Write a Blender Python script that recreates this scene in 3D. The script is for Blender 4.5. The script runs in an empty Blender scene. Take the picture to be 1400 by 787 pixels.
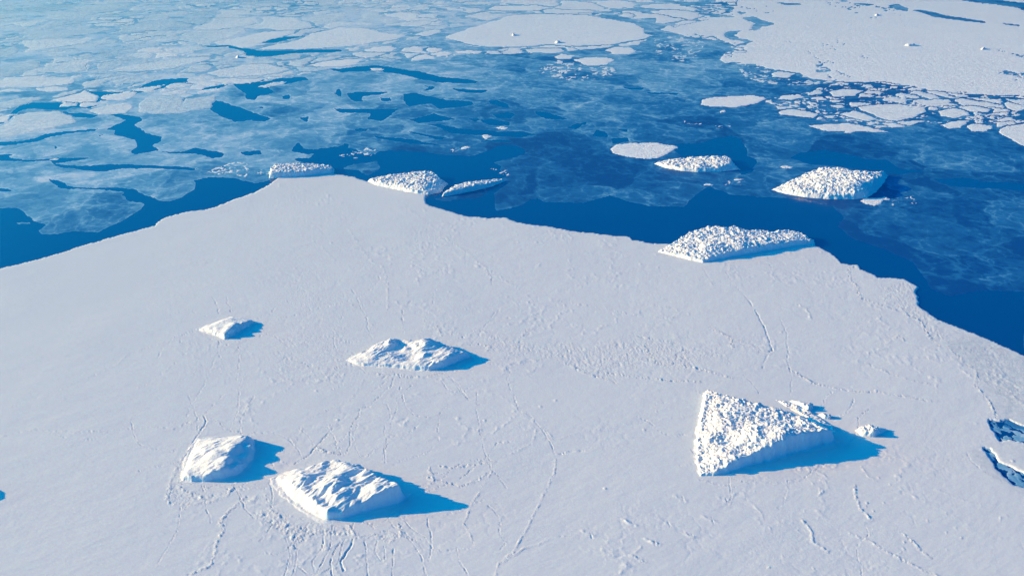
import bpy, math
import numpy as np
from math import radians, sin, cos, tan, atan, pi

# ------------------------------------------------------------------ camera, sky, sun, exposure
SC = bpy.context.scene
C = SC.collection
CAM_H = 600.0
PITCH = radians(21.7)
FPX = 1362.0                      # focal length in photo pixels (photo is 1400 x 787)
cd = bpy.data.cameras.new("camera")
cam = bpy.data.objects.new("camera", cd)
C.objects.link(cam)
cam.location = (0, 0, CAM_H)
cam.rotation_euler = (pi / 2 - PITCH, 0, 0)
cd.sensor_width = 36.0
cd.lens = 36.0 * FPX / 1400.0
cd.clip_start = 1.0
cd.clip_end = 200000.0
SC.camera = cam

SUN_EL = radians(15.0)
SUN_AZ = radians(-82.0)           # compass style: 0 = +Y (view direction), sun stands to the left
w = bpy.data.worlds.new("World")
SC.world = w
w.use_nodes = True
nt = w.node_tree
nt.nodes.clear()
out = nt.nodes.new("ShaderNodeOutputWorld")
bg = nt.nodes.new("ShaderNodeBackground")
sky = nt.nodes.new("ShaderNodeTexSky")
sky.sky_type = 'NISHITA'
sky.sun_disc = False
sky.sun_elevation = SUN_EL
sky.sun_rotation = SUN_AZ
sky.altitude = 600
sky.air_density = 1.0
sky.dust_density = 5.0
sky.ozone_density = 6.0
tint = nt.nodes.new("ShaderNodeMix")
tint.data_type = 'RGBA'; tint.blend_type = 'MULTIPLY'
tint.inputs[0].default_value = 1.0
tint.inputs[7].default_value = (0.003, 0.79, 1.10, 1)
nt.links.new(sky.outputs[0], tint.inputs[6])
nt.links.new(tint.outputs[2], bg.inputs[0])
bg.inputs[1].default_value = 0.125
nt.links.new(bg.outputs[0], out.inputs[0])

sd_ = bpy.data.lights.new("sun", 'SUN')
sun = bpy.data.objects.new("sun", sd_)
C.objects.link(sun)
sd_.energy = 5.0
sd_.angle = radians(0.5)
sd_.color = (1.0, 0.60, 0.18)
sdir = (sin(SUN_AZ) * cos(SUN_EL), cos(SUN_AZ) * cos(SUN_EL), sin(SUN_EL))
import mathutils
sun.rotation_euler = mathutils.Vector(sdir).to_track_quat('Z', 'Y').to_euler()
sun.location = (-500, 0, 900)

SC.view_settings.view_transform = 'Standard'
SC.view_settings.look = 'None'
SC.view_settings.gamma = 1.0
SC.view_settings.exposure = 0.94
SC.cycles.use_denoising = True
SC.cycles.max_bounces = 4
SC.cycles.diffuse_bounces = 2
SC.cycles.glossy_bounces = 2
SC.cycles.volume_bounces = 0

HAZE_DENSITY = 0.000048

# ------------------------------------------------------------------ helpers
CP, SP = cos(PITCH), sin(PITCH)


def ground(px, py, z=0.0):
    """photo pixel -> world x, y on the plane of height z"""
    px = np.asarray(px, float); py = np.asarray(py, float)
    u = (px - 700.0) / FPX
    v = -(py - 393.5) / FPX
    dy = CP + v * SP
    dz = -SP + v * CP
    t = (z - CAM_H) / dz
    return u * t, dy * t


def pxsize(py):
    """metres per photo pixel across the picture, at the ground"""
    v = -(np.asarray(py, float) - 393.5) / FPX
    return CAM_H / (SP - v * CP) / FPX


def rnd(ix, iy, s):
    ix = ix.astype(np.int64).astype(np.uint32); iy = iy.astype(np.int64).astype(np.uint32)
    h = ix * np.uint32(374761393) + iy * np.uint32(668265263) + np.uint32((s * 2246822519 + 3266489917) & 0xffffffff)
    h = (h ^ (h >> np.uint32(13))) * np.uint32(1274126177)
    h = (h ^ (h >> np.uint32(16))) * np.uint32(2246822519)
    h = h ^ (h >> np.uint32(15))
    return (h & np.uint32(0xffffff)).astype(np.float32) / np.float32(16777216.0)


def vnoise(x, y, s=0):
    """gradient noise about -1..1"""
    x0 = np.floor(x); y0 = np.floor(y)
    fx = (x - x0).astype(np.float32); fy = (y - y0).astype(np.float32)
    u = fx * fx * fx * (fx * (fx * 6 - 15) + 10); v = fy * fy * fy * (fy * (fy * 6 - 15) + 10)

    def g(ox, oy):
        a = rnd(x0 + ox, y0 + oy, s) * np.float32(2 * pi)
        return np.cos(a) * (fx - ox) + np.sin(a) * (fy - oy)
    a = g(0, 0); b = g(1, 0); c = g(0, 1); d = g(1, 1)
    return (a + u * (b - a) + v * ((c + u * (d - c)) - (a + u * (b - a)))) * 1.5


def fbm(x, y, o=4, s=0, gain=0.5):
    r = 0; a = 1.0; t = 0
    for k in range(o):
        r = r + a * vnoise(x * 2 ** k + 17.3 * k, y * 2 ** k - 9.1 * k, s + k)
        t += a; a *= gain
    return r / t


def worley(x, y, s=0, jitter=0.95):
    """F1, F2 and a random value of the nearest cell"""
    x0 = np.floor(x); y0 = np.floor(y)
    f1 = np.full(x.shape, 9.0, np.float32); f2 = f1.copy(); cid = np.zeros(x.shape, np.float32)
    for i in (-1, 0, 1):
        for j in (-1, 0, 1):
            cx = x0 + i; cy = y0 + j
            qx = cx + 0.5 + (rnd(cx, cy, s) - 0.5) * jitter
            qy = cy + 0.5 + (rnd(cx, cy, s + 7) - 0.5) * jitter
            d = np.hypot(qx - x, qy - y).astype(np.float32)
            m = d < f1
            f2 = np.where(m, f1, np.minimum(f2, d))
            cid = np.where(m, rnd(cx, cy, s + 13), cid)
            f1 = np.where(m, d, f1)
    return f1, f2, cid


def smooth(a, b, x):
    t = np.clip((x - a) / (b - a), 0, 1)
    return t * t * (3 - 2 * t)


def seg_dist(X, Y, P, closed):
    """distance to a polyline; also inside test when closed"""
    d = np.full(X.shape, 1e9, np.float32)
    ins = np.zeros(X.shape, bool)
    n = len(P)
    for i in range(n if closed else n - 1):
        ax, ay = P[i]; bx, by = P[(i + 1) % n]
        ex, ey = bx - ax, by - ay
        L = ex * ex + ey * ey + 1e-9
        t = np.clip(((X - ax) * ex + (Y - ay) * ey) / L, 0, 1)
        dd = (X - ax - t * ex) ** 2 + (Y - ay - t * ey) ** 2
        d = np.minimum(d, dd)
        if closed and ay != by:
            c = ((ay > Y) != (by > Y)) & (X < (bx - ax) * (Y - ay) / (by - ay) + ax)
            ins ^= c
    d = np.sqrt(d)
    return np.where(ins, d, -d) if closed else d


def material(name, build):
    m = bpy.data.materials.new(name)
    m.use_nodes = True
    n = m.node_tree
    n.nodes.clear()
    o = n.nodes.new("ShaderNodeOutputMaterial")
    p = n.nodes.new("ShaderNodeBsdfPrincipled")
    n.links.new(p.outputs[0], o.inputs[0])
    build(n, p)
    return m


def N(n, t, **k):
    x = n.nodes.new(t)
    for a, b in k.items():
        setattr(x, a, b)
    return x


def noise_node(n, scale, detail=6, rough=0.6, vec=None, dist=0.0):
    x = N(n, "ShaderNodeTexNoise")
    x.inputs['Scale'].default_value = scale
    x.inputs['Detail'].default_value = detail
    x.inputs['Roughness'].default_value = rough
    x.inputs['Distortion'].default_value = dist
    if vec: n.links.new(vec, x.inputs['Vector'])
    return x


def ramp_node(n, fac, stops):
    r = N(n, "ShaderNodeValToRGB")
    e = r.color_ramp.elements
    while len(e) > 1: e.remove(e[-1])
    e[0].position = stops[0][0]; e[0].color = (*stops[0][1], 1)
    for p, c in stops[1:]:
        q = e.new(p); q.color = (*c, 1)
    n.links.new(fac, r.inputs[0])
    return r


def mathn(n, op, a, b):
    m = N(n, "ShaderNodeMath", operation=op)
    for i, v in enumerate((a, b)):
        if v is None: continue
        if isinstance(v, (int, float)): m.inputs[i].default_value = v
        else: n.links.new(v, m.inputs[i])
    return m.outputs[0]


def mixc(n, fac, a, b, blend='MIX'):
    m = N(n, "ShaderNodeMix", data_type='RGBA', blend_type=blend)
    for i, v in ((0, fac), (6, a), (7, b)):
        if isinstance(v, (int, float)): m.inputs[i].default_value = v
        elif isinstance(v, tuple): m.inputs[i].default_value = (*v, 1)
        else: n.links.new(v, m.inputs[i])
    return m.outputs[2]


def bump(n, p, h, strength, dist):
    b = N(n, "ShaderNodeBump")
    b.inputs['Strength'].default_value = strength
    b.inputs['Distance'].default_value = dist
    n.links.new(h, b.inputs['Height'])
    n.links.new(b.outputs[0], p.inputs['Normal'])
    return b


def pos(n):
    return N(n, "ShaderNodeNewGeometry").outputs['Position']


def m_water(n, p):
    P = pos(n)
    a = noise_node(n, 0.004, 5, 0.6, P)
    col = mixc(n, a.outputs[0], (0.0, 0.062, 0.255), (0.0, 0.073, 0.285))
    n.links.new(col, p.inputs['Base Color'])
    p.inputs['Roughness'].default_value = 0.12
    p.inputs['IOR'].default_value = 1.33
    p.inputs['Specular IOR Level'].default_value = 0.5
    b = noise_node(n, 0.12, 6, 0.6, P)
    bump(n, p, b.outputs[0], 0.15, 0.6)


def m_thin(n, p):
    """new ice: colour goes from dark nilas to grey-white by the 'tone' of the mesh, veined where sheets were rafted"""
    P = pos(n)
    t = N(n, "ShaderNodeAttribute", attribute_name="tone").outputs['Fac']
    mp = N(n, "ShaderNodeMapping"); n.links.new(P, mp.inputs[0])
    mp.inputs['Scale'].default_value = (0.8, 0.62, 1.0); mp.inputs['Rotation'].default_value = (0, 0, 0.3)
    n1 = noise_node(n, 0.011, 9, 0.72, mp.outputs[0], 0.9)
    n2 = noise_node(n, 0.05, 8, 0.72, mp.outputs[0], 0.3)
    v1 = N(n, "ShaderNodeTexVoronoi", feature='DISTANCE_TO_EDGE')
    wv = noise_node(n, 0.012, 6, 0.65, P)
    ad = N(n, "ShaderNodeVectorMath", operation='MULTIPLY_ADD')
    n.links.new(wv.outputs['Color'], ad.inputs[0]); ad.inputs[1].default_value = (70, 70, 0)
    n.links.new(mp.outputs[0], ad.inputs[2])
    n.links.new(ad.outputs[0], v1.inputs['Vector']); v1.inputs['Scale'].default_value = 0.009
    vein = ramp_node(n, v1.outputs['Distance'], [(0.0, (1, 1, 1)), (0.018, (0.7, 0.7, 0.7)), (0.03, (0.1, 0.1, 0.1)), (0.06, (0, 0, 0))]).outputs[0]
    v2 = N(n, "ShaderNodeTexVoronoi", feature='DISTANCE_TO_EDGE')
    n.links.new(ad.outputs[0], v2.inputs['Vector']); v2.inputs['Scale'].default_value = 0.030
    vein2 = ramp_node(n, v2.outputs['Distance'], [(0.0, (.8, .8, .8)), (0.03, (0.5, 0.5, 0.5)), (0.05, (0.08, 0.08, 0.08)), (0.1, (0, 0, 0))]).outputs[0]
    patch = ramp_node(n, n1.outputs[0], [(0.42, (0.22, 0.22, 0.22)), (0.54, (1, 1, 1))]).outputs[0]
    vv = mathn(n, 'MULTIPLY', mathn(n, 'MULTIPLY', mathn(n, 'MAXIMUM', mathn(n, 'MULTIPLY', vein, 0.8), vein2), patch), 0.46)
    s = mathn(n, 'ADD', t, mathn(n, 'MULTIPLY', mathn(n, 'SUBTRACT', n1.outputs[0], 0.5), 0.15))
    cp = ramp_node(n, n1.outputs[0], [(0.455, (0, 0, 0)), (0.47, (0.45, 0.45, 0.45)), (0.535, (0.5, 0.5, 0.5)), (0.55, (1, 1, 1))]).outputs[0]
    s = mathn(n, 'ADD', s, mathn(n, 'MULTIPLY', mathn(n, 'SUBTRACT', cp, 0.5), mathn(n, 'MULTIPLY', mathn(n, 'ADD', t, 0.18), 0.26)))
    s = mathn(n, 'ADD', s, mathn(n, 'MULTIPLY', mathn(n, 'SUBTRACT', n2.outputs[0], 0.5), 0.68))
    v3 = N(n, "ShaderNodeTexVoronoi", feature='F1'); n.links.new(ad.outputs[0], v3.inputs['Vector']); v3.inputs['Scale'].default_value = 0.009
    c3 = N(n, "ShaderNodeSeparateColor"); n.links.new(v3.outputs['Color'], c3.inputs[0])
    s = mathn(n, 'ADD', s, mathn(n, 'MULTIPLY', mathn(n, 'SUBTRACT', c3.outputs[0], 0.5), 0.24))
    s = mathn(n, 'ADD', s, mathn(n, 'MULTIPLY', vv, mathn(n, 'MULTIPLY', mathn(n, 'SUBTRACT', 1.1, t), mathn(n, 'ADD', t, 0.45))))
    col = ramp_node(n, s, [(0.0, (0.0, 0.075, 0.30)), (0.25, (0.015, 0.18, 0.44)), (0.5, (0.13, 0.38, 0.60)),
                           (0.75, (0.36, 0.58, 0.74)), (1.0, (0.66, 0.76, 0.84))]).outputs[0]
    n.links.new(col, p.inputs['Base Color'])
    p.inputs['Roughness'].default_value = 0.55
    p.inputs['Specular IOR Level'].default_value = 0.25
    bump(n, p, n2.outputs[0], 0.3, 1.0)


def m_floe(n, p):
    P = pos(n)
    t = N(n, "ShaderNodeAttribute", attribute_name="tone").outputs['Fac']
    a = noise_node(n, 0.006, 8, 0.75, P)
    b = noise_node(n, 0.045, 8, 0.75, P)
    s = mathn(n, 'ADD', t, mathn(n, 'MULTIPLY', mathn(n, 'SUBTRACT', a.outputs[0], 0.5), 0.55))
    s = mathn(n, 'ADD', s, mathn(n, 'MULTIPLY', mathn(n, 'SUBTRACT', b.outputs[0], 0.5), 1.3))
    col = ramp_node(n, s, [(0.0, (0.25, 0.48, 0.66)), (0.35, (0.50, 0.66, 0.77)), (0.7, (0.82, 0.86, 0.88)),
                           (1.0, (0.93, 0.93, 0.92))]).outputs[0]
    n.links.new(col, p.inputs['Base Color'])
    p.inputs['Roughness'].default_value = 0.75
    p.inputs['Specular IOR Level'].default_value = 0.15
    bump(n, p, b.outputs[0], 0.6, 7.0)


def m_sheet(n, p):
    P = pos(n)
    t = N(n, "ShaderNodeAttribute", attribute_name="tone").outputs['Fac']
    a = noise_node(n, 0.006, 5, 0.6, P)
    g = noise_node(n, 0.09, 7, 0.75, P, 0.5)
    base = mixc(n, a.outputs[0], (0.75, 0.765, 0.78), (0.79, 0.795, 0.80))
    # thin, wet, grey ice shows through as a salt and pepper of darker pieces
    gs = ramp_node(n, g.outputs[0], [(0.38, (0, 0, 0)), (0.58, (1, 1, 1))]).outputs[0]
    grey = mixc(n, gs, (0.34, 0.42, 0.50), (0.68, 0.71, 0.73))
    n.links.new(mixc(n, t, base, grey), p.inputs['Base Color'])
    p.inputs['Roughness'].default_value = 0.8
    p.inputs['Specular IOR Level'].default_value = 0.1
    mp = N(n, "ShaderNodeMapping"); n.links.new(P, mp.inputs[0])
    mp.inputs['Rotation'].default_value = (0, 0, 0.45)
    mp.inputs['Scale'].default_value = (0.35, 1.0, 1.0)
    f = noise_node(n, 0.55, 5, 0.6, mp.outputs[0])
    f2 = noise_node(n, 0.25, 6, 0.7, P)
    rb = N(n, "ShaderNodeAttribute", attribute_name="rub").outputs['Fac']
    vo = N(n, "ShaderNodeTexVoronoi", feature='F1'); n.links.new(P, vo.inputs['Vector']); vo.inputs['Scale'].default_value = 0.55
    sv = N(n, "ShaderNodeSeparateColor"); n.links.new(vo.outputs['Color'], sv.inputs[0])
    hgt = mathn(n, 'MULTIPLY', mathn(n, 'MULTIPLY', sv.outputs[0], rb), 1.0)
    hgt = mathn(n, 'ADD', hgt, mathn(n, 'MULTIPLY', mathn(n, 'ADD', f.outputs[0], f2.outputs[0]), 0.26))
    bump(n, p, hgt, 0.8, 0.6)


def m_berg(n, p):
    P = pos(n)
    a = noise_node(n, 0.05, 5, 0.6, P)
    geo = N(n, "ShaderNodeNewGeometry")
    sx = N(n, "ShaderNodeSeparateXYZ"); n.links.new(geo.outputs['True Normal'], sx.inputs[0])
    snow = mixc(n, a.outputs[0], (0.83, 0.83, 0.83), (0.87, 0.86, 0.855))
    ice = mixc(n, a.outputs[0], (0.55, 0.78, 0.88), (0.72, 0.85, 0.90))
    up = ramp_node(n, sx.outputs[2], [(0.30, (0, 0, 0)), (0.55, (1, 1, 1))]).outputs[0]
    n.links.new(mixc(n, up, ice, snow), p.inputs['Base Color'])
    p.inputs['Roughness'].default_value = 0.7
    p.inputs['Specular IOR Level'].default_value = 0.2
    f = noise_node(n, 0.35, 8, 0.7, P)
    bump(n, p, f.outputs[0], 0.45, 0.9)


M_WATER = material("sea_water", m_water)
M_THIN = material("thin_new_ice", m_thin)
M_FLOE = material("floe_snow", m_floe)
M_SHEET = material("sheet_snow", m_sheet)
M_BERG = material("berg_ice", m_berg)


def mesh_from(name, V, F, mat, attrs=None, smooth_=True):
    """V (n,3), F (m,4) or (m,3) int arrays"""
    me = bpy.data.meshes.new(name)
    k = F.shape[1]
    me.vertices.add(len(V)); me.vertices.foreach_set("co", np.ascontiguousarray(V, np.float32).ravel())
    me.loops.add(F.size); me.loops.foreach_set("vertex_index", np.ascontiguousarray(F, np.int32).ravel())
    me.polygons.add(len(F))
    me.polygons.foreach_set("loop_start", np.arange(0, F.size, k, dtype=np.int32))
    me.polygons.foreach_set("use_smooth", np.full(len(F), smooth_, bool))
    me.update(calc_edges=True)
    if attrs:
        for a, v in attrs.items():
            at = me.attributes.new(a, 'FLOAT', 'POINT')
            at.data.foreach_set("value", np.ascontiguousarray(v, np.float32))
    me.materials.append(mat)
    return me


def link(name, me, label=None, cat=None, group=None, kind=None, parent=None):
    o = bpy.data.objects.new(name, me)
    C.objects.link(o)
    if label: o["label"] = label
    if cat: o["category"] = cat
    if group: o["group"] = group
    if kind: o["kind"] = kind
    if parent: o.parent = parent
    return o


def grid_faces(mask):
    """quads of the grid cells flagged in mask (ny-1, nx-1); vertex index = row*nx + col"""
    ny, nx = mask.shape[0] + 1, mask.shape[1] + 1
    r, c = np.nonzero(mask)
    i = r * nx + c
    return np.stack([i, i + 1, i + nx + 1, i + nx], 1)


def compact(V, F, attrs=None):
    used, inv = np.unique(F, return_inverse=True)
    F2 = inv.reshape(F.shape)
    return V[used], F2, {k: v[used] for k, v in (attrs or {}).items()}


# tiles in which points were read off: origin and scale to photo pixels
T = {1: (0, 0, .3336), 2: (467, 0, .3336), 3: (934, 0, .3329), 4: (0, 200, .3336), 5: (467, 200, .3336), 6: (934, 200, .3329),
     'A': (0, 450, .4284), 'B': (350, 490, .3776), 'C': (650, 490, .3776), 'D': (1000, 550, .3012), 'E': (400, 280, .2542),
     'F': (650, 350, .2542), 'G': (950, 350, .3214), 'H': (220, 560, .3286), 'I': (460, 440, .1714), 'J': (250, 410, .1071),
     'K': (880, 290, .1857), 'L': (820, 180, .3), 'M': (350, 210, .25), 'N': (900, 500, .2571), 'O': (1100, 330, .5803),
     'P': (0, 0, 1.0)}


def tp(tile, pts):
    ox, oy, s = T[tile]
    return [(ox + x * s, oy + y * s) for x, y in pts]


def to_ground(pts):
    a = np.array(pts, float)
    X, Y = ground(a[:, 0], a[:, 1])
    return list(zip(X, Y))


class Field:
    """a patch of ground sampled on rows and columns of a perspective grid"""

    def __init__(self, xs, ys):
        self.xs, self.ys = xs, ys
        PX, PY = np.meshgrid(xs, ys)
        self.PX, self.PY = PX, PY
        X, Y = ground(PX, PY)
        self.X, self.Y = X.astype(np.float32), Y.astype(np.float32)
        self.S = pxsize(PY).astype(np.float32)
        self.ny, self.nx = PX.shape
        self.WX, self.WY = self.X, self.Y

    def warp(self, amp_px, scale_m, seed):
        """bend the coordinates so that traced outlines come out ragged"""
        a = self.S * amp_px * 2.2
        sc = scale_m
        self.WX = self.X + a * (fbm(self.X / sc, self.Y / sc, 5, seed, 0.6) + 0.35 * fbm(self.X / (self.S * 5), self.Y / (self.S * 12), 3, seed + 50, 0.7))
        self.WY = self.Y + 2.2 * a * (fbm(self.X / sc + 31, self.Y / sc + 7, 5, seed + 20, 0.6) + 0.35 * fbm(self.X / (self.S * 6) + 3, self.Y / (self.S * 14), 3, seed + 70, 0.7))

    def box(self, P, pad_px):
        a = np.array(P)
        c0, c1 = np.searchsorted(self.xs, [a[:, 0].min() - pad_px, a[:, 0].max() + pad_px])
        r0, r1 = np.searchsorted(self.ys, [a[:, 1].min() - pad_px, a[:, 1].max() + pad_px])
        return slice(max(r0 - 1, 0), r1 + 1), slice(max(c0 - 1, 0), c1 + 1)

    def sdf(self, P, pad=12, far=-400.0):
        """signed distance in metres to the outline given in photo pixels"""
        r = np.full(self.X.shape, far, np.float32)
        b = self.box(P, pad)
        if self.X[b].size:
            r[b] = seg_dist(self.WX[b], self.WY[b], to_ground(P), True)
        return r


def nonuniform(a, b, step, lo, hi, grow=1.12):
    v = list(np.arange(a, b, step))
    s = step; x = v[0]; left = []
    while x > lo:
        s *= grow; x -= s; left.append(x)
    s = step; x = v[-1]; right = []
    while x < hi:
        s *= grow; x += s; right.append(x)
    return np.array(left[::-1] + v + right)


def idw(X, Y, pts, power=2.0):
    """pts: (x, y, value) in the same space"""
    num = 0; den = 0
    for x, y, v in pts:
        k = 1.0 / ((X - x) ** 2 + (Y - y) ** 2 + 1.0) ** (power / 2)
        num = num + k * v; den = den + k
    return num / den


# ------------------------------------------------------------------ the sea
def big_sheet(name, x0, x1, y0, y1, z, mat, n=24):
    xs = np.linspace(x0, x1, n); ys = np.linspace(y0, y1, n)
    PX, PY = np.meshgrid(xs, ys)
    V = np.stack([PX.ravel(), PY.ravel(), np.full(PX.size, z)], 1)
    F = grid_faces(np.ones((n - 1, n - 1), bool))
    return link(name, mesh_from(name, V, F, mat), kind='structure')


big_sheet("sea_water", -70000, 70000, -4000, 90000, 0.0, M_WATER)

# ------------------------------------------------------------------ coast of the ice sheet (photo pixels)
coast = tp(4, [(0, 503), (60, 487), (140, 468), (200, 452), (280, 428), (330, 410), (380, 397), (440, 378), (500, 362), (545, 350), (580, 340),
               (640, 322), (648, 308), (680, 290), (760, 272), (830, 262), (880, 250), (940, 225), (1000, 205), (1050, 185), (1090, 165),
               (1125, 140), (1150, 125), (1250, 118), (1360, 108)]) + \
    tp(5, [(0, 119), (50, 127), (100, 142), (150, 160), (250, 185), (355, 200), (343, 212), (347, 226), (360, 245), (420, 260), (470, 275), (520, 288), (600, 296), (675, 293),
           (700, 305), (750, 320), (860, 328), (880, 335), (950, 348), (1080, 362), (1180, 372), (1195, 384), (1280, 398), (1345, 403)]) + \
    tp(6, [(60, 400), (200, 380), (400, 360), (540, 385), (546, 410), (560, 418), (600, 435), (635, 460), (650, 480), (690, 488), (722, 489), (730, 505), (790, 530), (800, 541), (860, 543),
           (905, 545), (940, 560), (965, 578), (958, 600), (972, 640), (965, 655), (1010, 685), (1050, 715), (1150, 752), (1240, 787)]) + \
    [(1400, 486), (1450, 505), (1550, 545), (1800, 640), (2600, 900), (6000, 2500), (-5000, 2500), (-1300, 700), (-500, 500), (-150, 405)]

hole_a = tp('O', [(432, 420), (460, 424), (482, 420), (505, 432), (530, 440), (640, 462), (640, 500), (560, 484), (517, 474), (480, 466), (458, 470), (448, 452)])
hole_b = tp('O', [(420, 486), (436, 488), (446, 500), (455, 520), (485, 531), (517, 548), (600, 590), (700, 650), (640, 640), (540, 592), (517, 580), (492, 572), (478, 560), (470, 552), (450, 536), (440, 514)])

# ------------------------------------------------------------------ the big ice sheet with its ridges and cracks
fs = Field(nonuniform(-25, 1425, 1.22, -1500, 2900, 1.12), nonuniform(226, 808, 1.15, 222, 1250, 1.12))
fs.warp(1.1, 45.0, 3)
X, Y, S = fs.X, fs.Y, fs.S
sd = seg_dist(fs.WX, fs.WY, to_ground(coast), True)
sd = np.minimum(sd, -fs.sdf(hole_a)); sd = np.minimum(sd, -fs.sdf(hole_b))
sd = sd + 3.0 * S * fbm(X / 12, Y / 12, 3, 91, 0.7) - 1.0 * S * np.abs(fbm(X / 40, Y / 40, 2, 95))

fs.warp(1.3, 22.0, 31)
WX, WY = fs.WX, fs.WY
relief = np.zeros(X.shape, np.float32)
rub = np.zeros(X.shape, np.float32)          # how much broken rubble stands here


def crack(tile, pts, depth=1.0, wide=0.75, lip=0.35):
    depth *= 0.75; lip *= 0.35; wide *= 0.5
    P = tp(tile, pts)
    b = fs.box(P, 8)
    d = seg_dist(WX[b], WY[b], to_ground(P), False)
    wd = wide * np.maximum(S[b], 0.9)
    vary = 0.55 + 1.3 * fbm(X[b] / 14, Y[b] / 14, 3, 5)
    relief[b] += (-depth * np.exp(-(d / wd) ** 2) + lip * np.exp(-((d - 2.2 * wd) / (1.3 * wd)) ** 2)) * np.clip(vary, 0.05, 1.4)
    rub[b] = np.maximum(rub[b], 0.45 * np.exp(-(d / (1.5 * S[b])) ** 2))


def ridge(tile, pts, h=0.6, wide=2.0, r=1.0):
    P = tp(tile, pts)
    b = fs.box(P, 6 * wide + 4)
    d = seg_dist(WX[b], WY[b], to_ground(P), False)
    e = np.exp(-(d / (wide * np.maximum(S[b], 0.9))) ** 2)
    relief[b] += 0.7 * h * np.exp(-(d / (0.6 * wide * np.maximum(S[b], 0.9))) ** 2) * np.clip(0.7 + 1.6 * fbm(X[b] / 6, Y[b] / 6, 3, 6), 0, 2)
    rub[b] = np.maximum(rub[b], r * e)


def rubble(tile, pts, r=0.8, soft=12.0):
    P = tp(tile, pts)
    b = fs.box(P, 25)
    s_ = seg_dist(WX[b], WY[b], to_ground(P), True)
    rub[b] = np.maximum(rub[b], r * smooth(-soft, soft, s_))


crack('A', [(590, 30), (530, 45), (480, 60), (410, 80), (380, 110), (310, 145), (230, 180), (140, 215), (0, 265)], -0.35, 1.0, 0)
ridge('A', [(-60, 352), (0, 345), (60, 330), (110, 323), (180, 325), (240, 333), (340, 325), (440, 315), (560, 318), (600, 300), (655, 290)], 0.25, 1.8, 0.5)
ridge('A', [(150, 330), (220, 355), (300, 352), (340, 330)], 0.2, 1.6, 0.5)
crack('A', [(730, 35), (690, 85), (665, 145), (640, 200), (605, 250), (595, 285), (540, 300)], 0.5)
crack('A', [(720, 210), (680, 245), (650, 280)], 0.5)
crack('A', [(650, 280), (660, 295), (640, 330), (615, 370), (590, 420)], 1.6, 1.5, .8)
crack('A', [(580, 565), (565, 650), (535, 700), (500, 760)], 0.6)
ridge('A', [(790, 535), (730, 580), (700, 620), (715, 640), (690, 680), (685, 720), (670, 760), (600, 787)], 0.4, 2.6, .65)
ridge('A', [(600, 390), (560, 450), (550, 480), (530, 540), (545, 560), (600, 560), (680, 550), (730, 530), (750, 490)], 0.4, 3.0, .6)
ridge('A', [(575, 480), (575, 510), (600, 525), (650, 540)], 0.4, 2.0, 0.8)
rubble('A', [(560, 480), (580, 520), (700, 520), (740, 510), (700, 552), (560, 562), (532, 545)], 0.5)
crack('A', [(620, 10), (580, 25), (575, 45), (620, 50), (660, 60), (710, 45), (735, 30)], 0.7)
crack('A', [(610, 60), (560, 110), (500, 160), (440, 190)], -0.3, 1, 0)
crack('B', [(505, 60), (490, 100), (440, 145), (410, 180), (380, 180), (370, 210), (340, 260), (310, 300), (270, 320)], 0.9, 0.9)
crack('B', [(460, 160), (485, 185), (490, 215), (470, 240), (465, 270), (475, 310), (465, 340), (470, 380)], 0.8, 0.9)
crack('B', [(370, 240), (350, 290), (360, 330), (380, 360), (430, 345)], 0.5)
crack('B', [(270, 240), (262, 280), (240, 310)], 0.6)
crack('B', [(390, 80), (345, 150), (270, 180), (180, 230), (150, 290), (135, 330)], -0.4, 1.2, 0)
crack('B', [(700, 65), (740, 120), (780, 155), (800, 150), (800, 125)], 0.6)
crack('B', [(795, 160), (800, 200), (810, 260), (820, 310), (830, 350), (850, 380), (850, 410), (880, 430), (910, 475)], 0.7)
ridge('B', [(660, 395), (700, 400), (760, 390), (830, 385), (860, 375)], 0.4, 2.0, 0.9)
ridge('B', [(610, 430), (660, 450), (740, 465), (800, 445), (850, 415)], 0.4, 2.2, 0.8)
ridge('B', [(625, 400), (640, 440), (620, 470)], 0.3, 3.0, 0.7)
crack('B', [(850, 420), (790, 510), (750, 600), (780, 650), (800, 690)], -0.45, 1.3, 0)
crack('B', [(840, 530), (880, 580), (880, 640), (905, 670), (880, 700)], 0.6)
crack('B', [(275, 260), (215, 325), (195, 350), (140, 385)], 1.5, 1.2, .6)
ridge('B', [(210, 320), (250, 345), (310, 350)], 0.4, 3.0, 0.9)
crack('B', [(310, 320), (300, 360)], 0.8)
rubble('B', [(-20, 565), (60, 540), (120, 590), (200, 605), (300, 625), (340, 600), (380, 640), (530, 630), (510, 668), (440, 650), (360, 655), (280, 640), (200, 655), (150, 690), (105, 660), (60, 620)], 0.6, 7)
ridge('B', [(50, 545), (110, 600), (130, 650), (135, 690)], 0.5, 3, .8)
ridge('B', [(130, 650), (190, 640), (250, 620), (300, 640)], 0.4, 3, .8)
ridge('B', [(330, 605), (370, 650), (430, 640), (480, 665), (525, 640), (520, 600)], 0.4, 2.5, .7)
for pts, dp in (([(250, 630), (235, 690), (205, 740), (215, 780)], 1.0), ([(320, 650), (290, 690), (270, 740), (275, 800)], 1.2),
                ([(395, 660), (400, 720), (405, 800)], .8), ([(465, 680), (470, 750)], .8), ([(500, 690), (495, 800)], .7),
                ([(620, 580), (635, 650), (635, 700), (625, 740)], .7), ([(555, 655), (600, 720), (620, 800)], .7), ([(725, 690), (740, 740), (775, 800)], .6),
                ([(65, 600), (10, 665)], 1.2), ([(120, 730), (100, 800)], .6), ([(50, 450), (65, 500), (55, 540)], 1.0), ([(440, 660), (430, 700), (460, 740)], .6),
                ([(500, 545), (470, 590)], .8), ([(545, 560), (530, 600)], .6)):
    crack('B', pts, dp, 0.9)
crack('B', [(352, 655), (340, 690), (305, 740), (320, 765)], 2.4, 1.7, .8)
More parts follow.
